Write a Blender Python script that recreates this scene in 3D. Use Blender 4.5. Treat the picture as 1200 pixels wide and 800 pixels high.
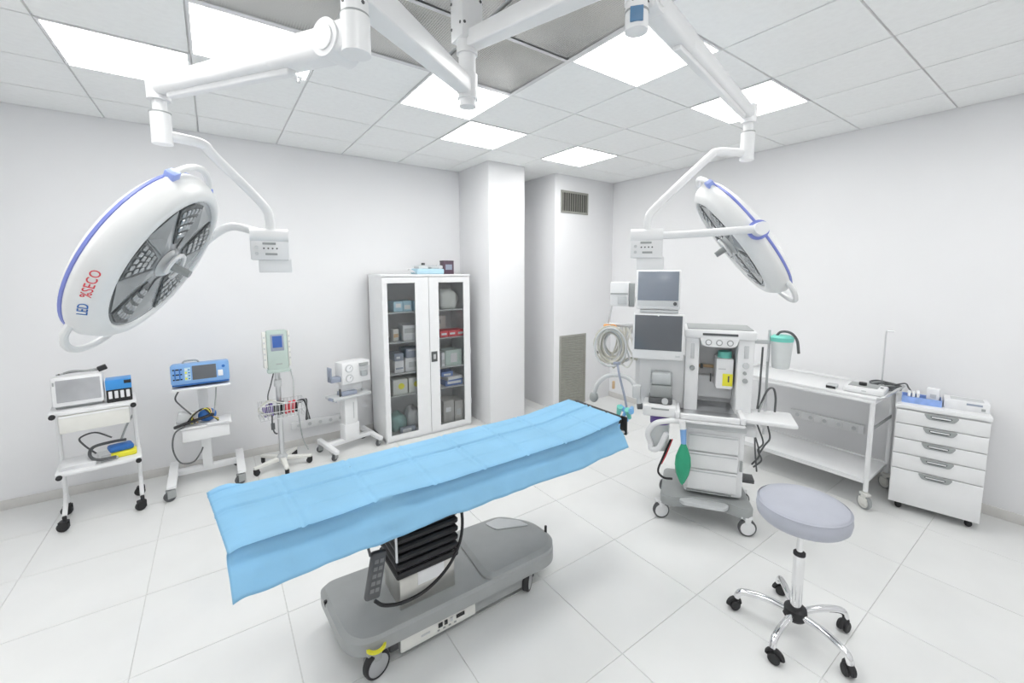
import bpy, bmesh, math, random
from mathutils import Vector, Matrix, noise
random.seed(7)
for o in list(bpy.data.objects): bpy.data.objects.remove(o, do_unlink=True)
S = bpy.context.scene
COL = S.collection
# ------------------------------------------------------------------ camera
H_EYE = 1.83
cam = bpy.data.cameras.new('camera'); camo = bpy.data.objects.new('camera', cam); COL.objects.link(camo)
cam.sensor_width = 36; cam.lens = 495/1200*36; cam.shift_x = -13/1200; cam.shift_y = -30/1200
cam.clip_start = 0.05
Xc = Vector((0.8077638, 0.06158903, -0.58628017)); Yc = Vector((-0.58950628, 0.08439162, -0.80334327)); Zc = Vector((0, 0.99452745, 0.10447561))
m = Matrix((Xc, Yc, Zc)).to_4x4(); m.translation = (0, 0, H_EYE)
camo.matrix_world = m
S.camera = camo
# ------------------------------------------------------------------ world, exposure
w = bpy.data.worlds.new('world'); S.world = w; w.use_nodes = True
w.node_tree.nodes['Background'].inputs[0].default_value = (0.9, 0.95, 1, 1)
w.node_tree.nodes['Background'].inputs[1].default_value = 0.3
S.view_settings.view_transform = 'Standard'; S.view_settings.look = 'None'
S.view_settings.gamma = 1; S.view_settings.use_curve_mapping = False
S.view_settings.exposure = 0.5
LIGHT = 7.0
# ------------------------------------------------------------------ materials
MATS = {}
def pm(name, col, rough=.5, metal=0., var=.03, scale=12., bump=0., bscale=60., emit=0., alpha=1., spec=.5, coat=0.):
    if name in MATS: return MATS[name]
    M = bpy.data.materials.new(name); M.use_nodes = True
    nt = M.node_tree; b = nt.nodes['Principled BSDF']
    tc = nt.nodes.new('ShaderNodeTexCoord')
    nz = nt.nodes.new('ShaderNodeTexNoise'); nz.inputs['Scale'].default_value = scale; nz.inputs['Detail'].default_value = 3
    nt.links.new(tc.outputs['Object'], nz.inputs['Vector'])
    rp = nt.nodes.new('ShaderNodeValToRGB')
    c0 = tuple(max(0, c*(1-var)) for c in col); c1 = tuple(min(1, c*(1+var)) for c in col)
    rp.color_ramp.elements[0].color = (*c0, 1); rp.color_ramp.elements[1].color = (*c1, 1)
    rp.color_ramp.elements[0].position = .3; rp.color_ramp.elements[1].position = .7
    nt.links.new(nz.outputs['Fac'], rp.inputs['Fac']); nt.links.new(rp.outputs['Color'], b.inputs['Base Color'])
    b.inputs['Roughness'].default_value = rough; b.inputs['Metallic'].default_value = metal
    b.inputs['Specular IOR Level'].default_value = spec; b.inputs['Coat Weight'].default_value = coat
    if bump:
        n2 = nt.nodes.new('ShaderNodeTexNoise'); n2.inputs['Scale'].default_value = bscale; n2.inputs['Detail'].default_value = 4
        nt.links.new(tc.outputs['Object'], n2.inputs['Vector'])
        bp = nt.nodes.new('ShaderNodeBump'); bp.inputs['Strength'].default_value = bump; bp.inputs['Distance'].default_value = .004
        nt.links.new(n2.outputs['Fac'], bp.inputs['Height']); nt.links.new(bp.outputs['Normal'], b.inputs['Normal'])
    if emit:
        b.inputs['Emission Color'].default_value = (*col, 1); b.inputs['Emission Strength'].default_value = emit
    MATS[name] = M; return M
def glass(name, tint, fac, rough=.02):
    M = bpy.data.materials.new(name); M.use_nodes = True; nt = M.node_tree
    nt.nodes.remove(nt.nodes['Principled BSDF']); out = nt.nodes['Material Output']
    tr = nt.nodes.new('ShaderNodeBsdfTransparent'); tr.inputs[0].default_value = (*tint, 1)
    gl = nt.nodes.new('ShaderNodeBsdfGlossy'); gl.inputs['Roughness'].default_value = rough; gl.inputs[0].default_value = (1, 1, 1, 1)
    fr = nt.nodes.new('ShaderNodeFresnel'); fr.inputs['IOR'].default_value = fac
    mx = nt.nodes.new('ShaderNodeMixShader'); nt.links.new(fr.outputs[0], mx.inputs[0])
    nt.links.new(tr.outputs[0], mx.inputs[1]); nt.links.new(gl.outputs[0], mx.inputs[2]); nt.links.new(mx.outputs[0], out.inputs[0])
    MATS[name] = M; return M
WALL = pm('wall_paint', (.88, .885, .90), .6, var=.01, scale=2, bump=.04, bscale=180)
FLOORT = pm('floor_tile', (.825, .835, .83), .16, var=.02, scale=3, spec=.5)
GROUT = pm('grout', (.72, .72, .71), .8)
SKIRT = pm('baseboard_tile', (.72, .71, .69), .35, var=.03)
CTILE = pm('ceiling_tile', (.95, .965, .965), .8, var=.02, scale=30, bump=.15, bscale=250)
CBAR = pm('ceiling_grid', (.80, .80, .80), .6)
PANEL = pm('light_panel', (1, .99, .97), .5, emit=LIGHT)
WHITE = pm('white_enamel', (.86, .87, .88), .28, var=.012)
WHITEP = pm('white_plastic', (.84, .85, .86), .4, var=.012)
CREAM = pm('cream_plastic', (.80, .80, .76), .4, var=.02)
LGREY = pm('light_grey_plastic', (.60, .62, .63), .4, var=.03)
MGREY = pm('mid_grey_plastic', (.36, .38, .38), .42, var=.03)
BASEG = pm('base_grey', (.37, .385, .385), .38, var=.03)
DGREY = pm('dark_grey_plastic', (.10, .105, .11), .45)
BLACK = pm('black_rubber', (.02, .02, .022), .55)
BLACKG = pm('black_gloss', (.015, .015, .018), .2)
CHROME = pm('chrome', (.82, .82, .83), .08, 1., var=.01)
STEEL = pm('brushed_steel', (.62, .61, .58), .28, 1., var=.05, scale=8, bump=.05, bscale=300)
ALU = pm('aluminium', (.70, .71, .72), .3, 1., var=.03)
SCREEN = pm('dark_screen', (.13, .14, .155), .16, var=.06, scale=3)
SCREEN2 = pm('grey_screen', (.25, .28, .33), .18, var=.08, scale=2)
SCREEN3 = pm('silver_screen', (.42, .43, .45), .2, var=.2, scale=4)
LCD = pm('blue_lcd', (.04, .10, .32), .2, emit=.25)
BLUE = pm('device_blue', (.22, .42, .75), .4, var=.05)
DBLUE = pm('deep_blue', (.03, .16, .50), .4)
STRIPE = pm('stripe_blue', (.24, .29, .72), .35)
CLIP = pm('clip_blue', (.33, .42, .85), .35)
GREENB = pm('breathing_bag_green', (.03, .36, .20), .5, var=.08)
TEAL = pm('teal_plastic', (.18, .62, .53), .4)
YELLOW = pm('yellow_label', (.85, .80, .05), .5)
RED = pm('red_print', (.75, .08, .10), .5)
SEAT = pm('grey_vinyl', (.47, .49, .56), .45, var=.02, bump=.05, bscale=150)
VENT = pm('vent_metal', (.42, .42, .38), .45, .6, var=.05)
VENTD = pm('vent_dark', (.12, .12, .11), .7)
PAPER = pm('paper_white', (.85, .86, .88), .6)
CARD = pm('carton_grey', (.55, .54, .52), .6, var=.08)
PALEB = pm('pale_blue_box', (.48, .70, .82), .5, var=.06)
PALEG = pm('pale_green_box', (.62, .74, .70), .5, var=.06)
SLATE = pm('slate_box', (.33, .37, .46), .5, var=.06)
TEALC = pm('teal_cloth', (.35, .58, .56), .8, var=.15)
BLUEC = pm('blue_carton', (.16, .27, .62), .5, var=.08)
GLOVE = pm('glove_box_blue', (.30, .45, .85), .5, var=.12, scale=25)
MAROON = pm('dark_purple_box', (.10, .06, .09), .4)
CLEAR = glass('clear_plastic', (.97, .98, .98), 1.15)
GLASS = glass('door_glass', (.99, .995, .993), 1.4)
COIL = pm('beige_cable', (.55, .54, .48), .5)
TAN = pm('tan_cable', (.70, .50, .30), .5)
PURPLE = pm('purple_plastic', (.16, .09, .36), .4)
SHELL = pm('lamp_shell', (.84, .85, .85), .3, var=.01)
FACE = pm('lamp_reflector', (.42, .44, .45), .22, .5, var=.12, scale=5)
FACED = pm('lamp_module', (.15, .16, .165), .25, .3, var=.3, scale=40)
LENS = pm('lamp_lens', (.45, .47, .48), .12, .3, var=.2, scale=60)
# diffuser metal with fine ribs
def ribbed():
    M = pm('diffuser_steel', (.50, .50, .48), .27, .9, var=.06, scale=2)
    nt = M.node_tree; b = nt.nodes['Principled BSDF']
    tc = nt.nodes.new('ShaderNodeTexCoord'); wv = nt.nodes.new('ShaderNodeTexWave'); wv.inputs['Scale'].default_value = 26; wv.inputs['Distortion'].default_value = .6
    nt.links.new(tc.outputs['Object'], wv.inputs['Vector'])
    bp = nt.nodes.new('ShaderNodeBump'); bp.inputs['Strength'].default_value = .18; bp.inputs['Distance'].default_value = .004
    nt.links.new(wv.outputs['Fac'], bp.inputs['Height']); nt.links.new(bp.outputs['Normal'], b.inputs['Normal'])
    return M
DIFF = ribbed()
def drape_mat():
    M = pm('blue_drape', (.38, .70, .93), .75, var=.05, scale=5, bump=.25, bscale=35, spec=.2)
    nt = M.node_tree; b = nt.nodes['Principled BSDF']; out = nt.nodes['Material Output']
    t = nt.nodes.new('ShaderNodeBsdfTranslucent'); t.inputs[0].default_value = (.36, .68, .92, 1)
    mx = nt.nodes.new('ShaderNodeMixShader'); mx.inputs[0].default_value = .35
    nt.links.new(b.outputs[0], mx.inputs[1]); nt.links.new(t.outputs[0], mx.inputs[2]); nt.links.new(mx.outputs[0], out.inputs[0])
    return M
DRAPE = drape_mat()
# ------------------------------------------------------------------ mesh helpers
def catmull(pts, n=8):
    P = [Vector(p) for p in pts]
    if len(P) < 3: return P
    Q = [P[0]*2-P[1]] + P + [P[-1]*2-P[-2]]; out = []
    for i in range(1, len(Q)-2):
        a, b, c, d = Q[i-1:i+3]
        for k in range(n):
            t = k/n
            out.append(.5*((2*b)+(c-a)*t+(2*a-5*b+4*c-d)*t*t+(3*b-a-3*c+d)*t**3))
    out.append(P[-1]); return out
def rounded(poly, r, n=4):
    out = []; N = len(poly)
    for i in range(N):
        p = Vector(poly[i]); a = (Vector(poly[i-1])-p); b = (Vector(poly[(i+1) % N])-p)
        ra = min(r, a.length*.45); rb = min(r, b.length*.45); A = p+a.normalized()*ra; B = p+b.normalized()*rb
        for k in range(n+1):
            t = k/n; out.append((A*(1-t)**2+p*2*t*(1-t)+B*t*t)[:])
    return out
class MB:
    def __init__(s, M=None): s.v = []; s.f = []; s.M = M
    def add(s, vs, fs, M=None):
        k = len(s.v)
        for p in vs:
            p = Vector(p)
            if M is not None: p = M @ p
            if s.M is not None: p = s.M @ p
            s.v.append(p[:])
        s.f += [tuple(i+k for i in f) for f in fs]; return s
    def bmadd(s, bm, M=None):
        bm.verts.index_update()
        s.add([v.co.copy() for v in bm.verts], [[v.index for v in f.verts] for f in bm.faces], M); bm.free(); return s
    def box(s, x0, x1, y0, y1, z0, z1, bev=0., seg=2, M=None):
        if x0 > x1: x0, x1 = x1, x0
        if y0 > y1: y0, y1 = y1, y0
        if z0 > z1: z0, z1 = z1, z0
        if not bev:
            v = [(x, y, z) for z in (z0, z1) for y in (y0, y1) for x in (x0, x1)]
            return s.add(v, [(0, 2, 3, 1), (4, 5, 7, 6), (0, 1, 5, 4), (2, 6, 7, 3), (0, 4, 6, 2), (1, 3, 7, 5)], M)
        bm = bmesh.new(); bmesh.ops.create_cube(bm, size=1)
        for v in bm.verts: v.co = Vector(((x0+x1)/2+v.co.x*(x1-x0), (y0+y1)/2+v.co.y*(y1-y0), (z0+z1)/2+v.co.z*(z1-z0)))
        bmesh.ops.bevel(bm, geom=bm.edges[:], offset=bev, segments=seg, affect='EDGES', profile=.5)
        return s.bmadd(bm, M)
    def cyl(s, p0, p1, r0, r1=None, n=16, M=None):
        return s.tube([p0, p1], r0, n, r1=r1, M=M)
    def tube(s, path, r, n=8, closed=False, r1=None, M=None):
        P = [Vector(p) for p in path]; N = len(P); vs = []; fs = []
        if N < 2: return s
        t0 = (P[1]-P[0]).normalized(); up = Vector((0, 0, 1)) if abs(t0.z) < .9 else Vector((1, 0, 0))
        a = t0.cross(up).normalized()
        for i in range(N):
            if closed: t = (P[(i+1) % N]-P[i-1]).normalized()
            else: t = (P[min(i+1, N-1)]-P[max(i-1, 0)]).normalized()
            a = (a-t*a.dot(t)); a = a.normalized() if a.length > 1e-6 else t.orthogonal().normalized()
            b = t.cross(a); rr = r if r1 is None else r+(r1-r)*i/(N-1)
            for k in range(n):
                th = 2*math.pi*k/n; vs.append(P[i]+(a*math.cos(th)+b*math.sin(th))*rr)
        for i in range(N if closed else N-1):
            j = (i+1) % N
            for k in range(n):
                l = (k+1) % n; fs.append((i*n+k, j*n+k, j*n+l, i*n+l))
        if not closed: fs += [tuple(reversed(range(n))), tuple((N-1)*n+k for k in range(n))]
        # outward orientation: ring is a x (t x a) -> fix by reversing
        fs = [tuple(reversed(f)) for f in fs]
        return s.add(vs, fs, M)
    def lathe(s, prof, n=24, M=None):
        vs = []; fs = []; idx = []
        for (r, z) in prof:
            if r < 1e-5: idx.append([len(vs)]*n); vs.append((0, 0, z))
            else:
                idx.append(list(range(len(vs), len(vs)+n)))
                vs += [(r*math.cos(2*math.pi*k/n), r*math.sin(2*math.pi*k/n), z) for k in range(n)]
        for i in range(len(prof)-1):
            for k in range(n):
                l = (k+1) % n; q = [idx[i][k], idx[i][l], idx[i+1][l], idx[i+1][k]]
                q2 = []
                for e in q:
                    if e not in q2: q2.append(e)
                if len(q2) > 2: fs.append(tuple(q2))
        return s.add(vs, fs, M)
    def prism(s, poly, z0, z1, M=None, inset=0., ih=0.):
        n = len(poly); vs = [(p[0], p[1], z0) for p in poly]+[(p[0], p[1], z1) for p in poly]
        fs = [tuple(reversed(range(n)))]+[(i, (i+1) % n, n+(i+1) % n, n+i) for i in range(n)]
        if inset:
            cx = sum(p[0] for p in poly)/n; cy = sum(p[1] for p in poly)/n
            top = []
            for p in poly:
                d = Vector((p[0]-cx, p[1]-cy)); L = d.length; d *= (L-inset)/L; top.append((cx+d.x, cy+d.y, z1+ih))
            vs += top; fs += [(n+i, n+(i+1) % n, 2*n+(i+1) % n, 2*n+i) for i in range(n)]+[tuple(range(2*n, 3*n))]
        else: fs.append(tuple(range(n, 2*n)))
        return s.add(vs, fs, M)
    def sphere(s, c, r, sx=1, sy=1, sz=1, u=16, v=10, M=None):
        bm = bmesh.new(); bmesh.ops.create_uvsphere(bm, u_segments=u, v_segments=v, radius=r)
        for q in bm.verts: q.co = Vector((q.co.x*sx, q.co.y*sy, q.co.z*sz))+Vector(c)
        return s.bmadd(bm, M)
    def build(s, name, mat, parent=None, smooth=True, angle=35):
        me = bpy.data.meshes.new(name); me.from_pydata(s.v, [], s.f); me.update()
        if smooth:
            me.polygons.foreach_set('use_smooth', [True]*len(me.polygons))
            me.set_sharp_from_angle(angle=math.radians(angle))
        me.materials.append(mat)
        o = bpy.data.objects.new(name, me); COL.objects.link(o)
        if parent is not None: o.parent = parent
        return o
def tag(o, label, cat, group=None):
    o['label'] = label; o['category'] = cat
    if group: o['group'] = group
    return o
def thing(name, label, cat, loc=(0, 0, 0), rz=0., group=None):
    o = bpy.data.objects.new(name, None); COL.objects.link(o); o.location = loc; o.rotation_euler = (0, 0, rz)
    o.empty_display_size = .1
    return tag(o, label, cat, group)
def struct(o): o['kind'] = 'structure'; return o
def clone(o, parent=None):
    c = o.copy(); COL.objects.link(c); c.parent = parent
    for ch in list(o.children): clone(ch, c)
    return c
def cable(name, pts, r, mat, parent=None, n=6): return MB().tube(catmull(pts, 6), r, n).build(name, mat, parent)
R = math.radians
def rot(axis, deg): return Matrix.Rotation(R(deg), 4, axis)
def T(x, y, z): return Matrix.Translation((x, y, z))
def textmesh(txt, size, ext=.0006):
    c = bpy.data.curves.new('lettering', 'FONT'); c.body = txt; c.size = size; c.extrude = ext; c.align_x = 'LEFT'; c.resolution_u = 3
    o = bpy.data.objects.new('lettering_tmp', c); COL.objects.link(o)
    dg = bpy.context.evaluated_depsgraph_get(); dg.update()
    me = bpy.data.meshes.new_from_object(o.evaluated_get(dg)); bpy.data.objects.remove(o); bpy.data.curves.remove(c)
    return me
def text_part(name, txt, size, mat, parent, M, fn=None):
    me = textmesh(txt, size)
    for v in me.vertices: v.co = M @ (fn(v.co) if fn else v.co)
    me.materials.clear(); me.materials.append(mat)
    o = bpy.data.objects.new(name, me); COL.objects.link(o); o.parent = parent; return o
FRONT = rot('X', 90)    # text in the XZ plane facing -Y
# ------------------------------------------------------------------ room shell
X0, X1, Y0, Y1, HC = -2.25, 4.63, -1.32, 4.86, 3.06
TH = .12
fl = struct(MB().box(X0-TH, X1+TH, Y0-TH, Y1+TH, -.12, -.004).build('floor', GROUT))
ce = struct(MB().box(X0-TH, X1+TH, Y0-TH, Y1+TH, HC+.012, HC+.12).build('ceiling', CBAR))
struct(MB().box(X0-TH, X1+TH, Y1, Y1+TH, -.004, HC+.012).build('wall_back', WALL))
struct(MB().box(X1, X1+TH, Y0, Y1, -.004, HC+.012).build('wall_right', WALL))
struct(MB().box(X0-TH, X0, Y0, Y1, -.004, HC+.012).build('wall_left', WALL))
struct(MB().box(X0-TH, X1+TH, Y0-TH, Y0, -.004, HC+.012).build('wall_front', WALL))
struct(MB().box(2.55, 3.05, 4.15, Y1, -.004, HC+.012, bev=.004).build('wall_column', WALL))
struct(MB().box(3.55, X1, 4.18, Y1, -.004, HC+.012, bev=.004).build('wall_shaft', WALL))
bh = .075
struct(MB().box(X0, 2.55, Y1-.011, Y1, 0, bh, bev=.002).build('baseboard_back', SKIRT))
struct(MB().box(X1-.011, X1, Y0, 4.18, 0, bh, bev=.002).build('baseboard_right', SKIRT))
struct(MB().box(X0, X0+.011, Y0, Y1-.011, 0, bh, bev=.002).build('baseboard_left', SKIRT))
struct(MB().box(X0+.011, X1-.011, Y0, Y0+.011, 0, bh, bev=.002).build('baseboard_front', SKIRT))
TILE = {}
def tile(name, parent, mat, x0, x1, y0, y1, z0, z1, bev):
    key = (name, round(x1-x0, 4), round(y1-y0, 4))
    if key not in TILE:
        a, b = (x1-x0)/2, (y1-y0)/2
        bm = MB()
        k = bev
        up = z1 > z0
        vs = [(-a, -b, z0), (a, -b, z0), (a, b, z0), (-a, b, z0), (-a+k, -b+k, z1), (a-k, -b+k, z1), (a-k, b-k, z1), (-a+k, b-k, z1)]
        fs = [(0, 3, 2, 1), (4, 5, 6, 7), (0, 1, 5, 4), (1, 2, 6, 5), (2, 3, 7, 6), (3, 0, 4, 7)]
        if not up: fs = [tuple(reversed(f)) for f in fs]
        o = bm.add(vs, fs).build(name, mat, parent, smooth=False); TILE[key] = o.data
    else:
        o = bpy.data.objects.new(name, TILE[key]); COL.objects.link(o); o.parent = parent
    o.location = ((x0+x1)/2, (y0+y1)/2, 0); return o
def cells(a, p, lo, hi):
    k = math.floor((lo-a)/p); out = []
    while a+k*p < hi-1e-6:
        s, e = max(lo, a+k*p), min(hi, a+(k+1)*p)
        if e-s > .02: out.append((s, e))
        k += 1
    return out
g = .0012
for (xa, xb) in cells(-.42, .633, X0, X1):
    for (ya, yb) in cells(.60, .615, Y0, Y1):
        if ya > 4.15 and xa > 2.6 and xb < 3.0: continue
        tile('floor_tile', fl, FLOORT, xa+g, xb-g, ya+g, yb-g, -.004, 0., .001)
LIGHTS = [(-.63, 3.16), (-.03, 2.56), (1.17, 2.56), (1.77, 3.16), (2.97, 3.16), (1.77, 1.36), (2.97, 1.36),
          (-.63, 1.36), (1.77, -.44), (2.97, -.44), (-.03, -.44), (-1.83, 1.36), (-1.83, -.44)]
isl = lambda x, y: any(abs(x-a) < .1 and abs(y-b) < .1 for a, b in LIGHTS)
DX0, DX1, DY0, DY1 = -.03, 1.77, .76, 2.56
g = .004
for (xa, xb) in cells(-.63, .6, X0, X1):
    for (ya, yb) in cells(-.44, .6, Y0, Y1):
        if isl(xa, ya) and xb-xa > .55: continue
        if xa > DX0-.05 and xb < DX1+.05 and ya > DY0-.05 and yb < DY1+.05: continue
        tile('ceiling_tile', ce, CTILE, xa+g, xb-g, ya+g, yb-g, HC+.012, HC, .002)
# lights
LLAB = ['over the cart with the silver screen', 'beside the steel air diffuser, above the left lamp arm', 'at the steel air diffuser corner by the glass cabinet', 'in front of the square white pillar',
        'between the pillar and the corner shaft', 'at the steel air diffuser side near the right lamp arm', 'over the drawer trolley by the right wall']
proto = None
for i, (x, y) in enumerate(LIGHTS):
    lab = 'square white ceiling light panel ' + (LLAB[i] if i < 7 else 'in the part of the ceiling behind the viewer')
    if proto is None:
        t = thing('ceiling_light', lab, 'ceiling light', group='square ceiling light panels')
        b = MB()
        for q in ((-.298, .298, -.298, -.284), (-.298, .298, .284, .298), (-.298, -.284, -.284, .284), (.284, .298, -.284, .284)): b.box(*q, -.006, .012)
        b.build('frame', WHITE, t, smooth=False)
        MB().box(-.284, .284, -.284, .284, -.003, .004).build('light_diffuser', PANEL, t, smooth=False)
        proto = t
    else:
        t = clone(proto); t['label'] = lab
    t.location = (x+.3, y+.3, HC)
# air diffuser in the ceiling
t = thing('air_diffuser', 'large square brushed steel laminar air diffuser set in the ceiling', 'air diffuser', ((DX0+DX1)/2, (DY0+DY1)/2, HC))
b = MB(); a = .9
for q in ((-a, a, -a, -a+.03), (-a, a, a-.03, a), (-a, -a+.03, -a+.03, a-.03), (a-.03, a, -a+.03, a-.03)): b.box(*q, -.008, .012)
for k in (-.3, .3):
    b.box(-a+.03, a-.03, k-.012, k+.012, -.008, .012)
b.build('frame', ALU, t, smooth=False)
pp = None
for i in range(3):
    for j in range(3):
        if pp is None: pp = MB().box(-.285, .285, -.283, .283, -.004, .008, bev=.003).build('panel', DIFF, t); o = pp
        else: o = bpy.data.objects.new('panel', pp.data); COL.objects.link(o); o.parent = t
        o.location = ((i-1)*.592, (j-1)*.592, 0)
t = thing('sprinkler', 'small white sprinkler head on the ceiling near the left lamp arm', 'sprinkler', (.51, 3.116, HC))
MB().lathe([(0, -.012), (.022, -.012), (.034, -.004), (.036, 0)], 20).build('rosette', WHITE, t)
MB().lathe([(0, -.04), (.012, -.04), (.014, -.036), (.005, -.03), (.006, -.012)], 12).build('sprinkler_head', ALU, t)
# vents on shaft
t = thing('air_vent', 'small dark slatted air vent high on the white corner shaft', 'air vent', (3.885, 4.18, 2.725))
MB().box(-.225, .225, -.003, 0, -.125, .125).build('backing', VENTD, t, smooth=False)
b = MB(); 
for q in ((-.24, .24, .115, .14), (-.24, .24, -.14, -.115), (-.24, -.215, -.115, .115), (.215, .24, -.115, .115)): b.box(q[0], q[1], -.012, 0, q[2], q[3])
b.build('frame', VENT, t)
for k in range(11):
    x = -.195+k*.039
    MB(T(x, -.007, 0) @ rot('Z', 35)).box(-.012, .012, -.0012, .0012, -.115, .115).build('slat', VENT, t, smooth=False)
t = thing('return_grille', 'tall beige grey metal return air grille low on the corner shaft', 'air vent', (3.885, 4.18, .48))
MB().box(-.225, .225, -.003, 0, -.46, .48).build('backing', VENT, t, smooth=False)
b = MB()
for q in ((-.24, .24, .475, .5), (-.24, .24, -.475, -.45), (-.24, -.215, -.45, .475), (.215, .24, -.45, .475)): b.box(q[0], q[1], -.012, 0, q[2], q[3])
b.build('frame', VENT, t)
for k in range(30):
    z = -.435+k*.031
    MB(T(0, -.006, z) @ rot('X', 40)).box(-.215, .215, -.0105, .0105, -.001, .001).build('louvre', VENT, t, smooth=False)
# outlet strips
def outlet_strip(label, loc, rz, n, L):
    t = thing('outlet_strip', label, 'power outlet', loc, rz)
    MB().box(-L/2, L/2, -.03, 0, -.04, .04, bev=.004).build('channel', WHITE, t)
    for k in range(n):
        x = -L/2+.07+k*(L-.14)/(n-1)
        s = MB().box(x-.028, x+.028, -.036, -.028, -.03, .03, bev=.003).build('socket', WHITEP, t)
        MB(T(x, -.0365, 0) @ rot('X', 90)).lathe([(.0, -.001), (.018, -.001), (.018, .001), (0, .001)], 14).build('socket_hole', LGREY, s)
    return t
outlet_strip('white wall channel with power sockets between blue screen stand and gauge stand', (.83, Y1, .23), 0, 5, .55)
outlet_strip('white wall channel with power sockets behind the long white trolley', (X1, 1.45, .42), R(-90), 5, .6)
# ------------------------------------------------------------------ surgical lights
PX, PY = .925, 1.67
t = thing('ceiling_mount', 'white central ceiling column carrying both surgical light arms', 'ceiling mount', (PX, PY, HC))
b = MB(); b.box(-.05, .05, -.05, .05, -.27, .0, bev=.006); b.build('column_sleeve', WHITE, t)
MB().lathe([(.0, 0), (.14, 0), (.14, -.02), (.10, -.03), (0, -.03)][::-1], 28).build('ceiling_flange', WHITE, t)
MB().cyl((0, 0, -.25), (0, 0, -.53), .036, n=24).build('spindle', WHITE, t)
for sx in (-1, 1):
    for sy in (-1, 1):
        for z in (-.12, -.22):
            MB().cyl((sx*.038, sy*.0505, z), (sx*.038, sy*.053, z), .006, n=8).build('bolt', DGREY, t)
            MB().cyl((sx*.0505, sy*.038, z), (sx*.053, sy*.038, z), .006, n=8).build('bolt', DGREY, t)
def arm_box(b, p0, p1, w0, h0, w1, h1, bev=.012):
    p0 = Vector(p0); p1 = Vector(p1); d = p1-p0; L = d.length; x = d.normalized(); y = Vector((0, 0, 1)).cross(x).normalized(); z = x.cross(y)
    M = Matrix((x, y, z)).transposed().to_4x4(); M.translation = p0
    bm = bmesh.new(); bmesh.ops.create_cube(bm, size=1)
    for v in bm.verts:
        e = v.co.x > 0
        v.co = Vector((L if e else 0, v.co.y*(w1 if e else w0), v.co.z*(h1 if e else h0)))
    bmesh.ops.bevel(bm, geom=bm.edges[:], offset=bev, segments=3, affect='EDGES', profile=.5)
    b.bmadd(bm, M)
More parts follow.
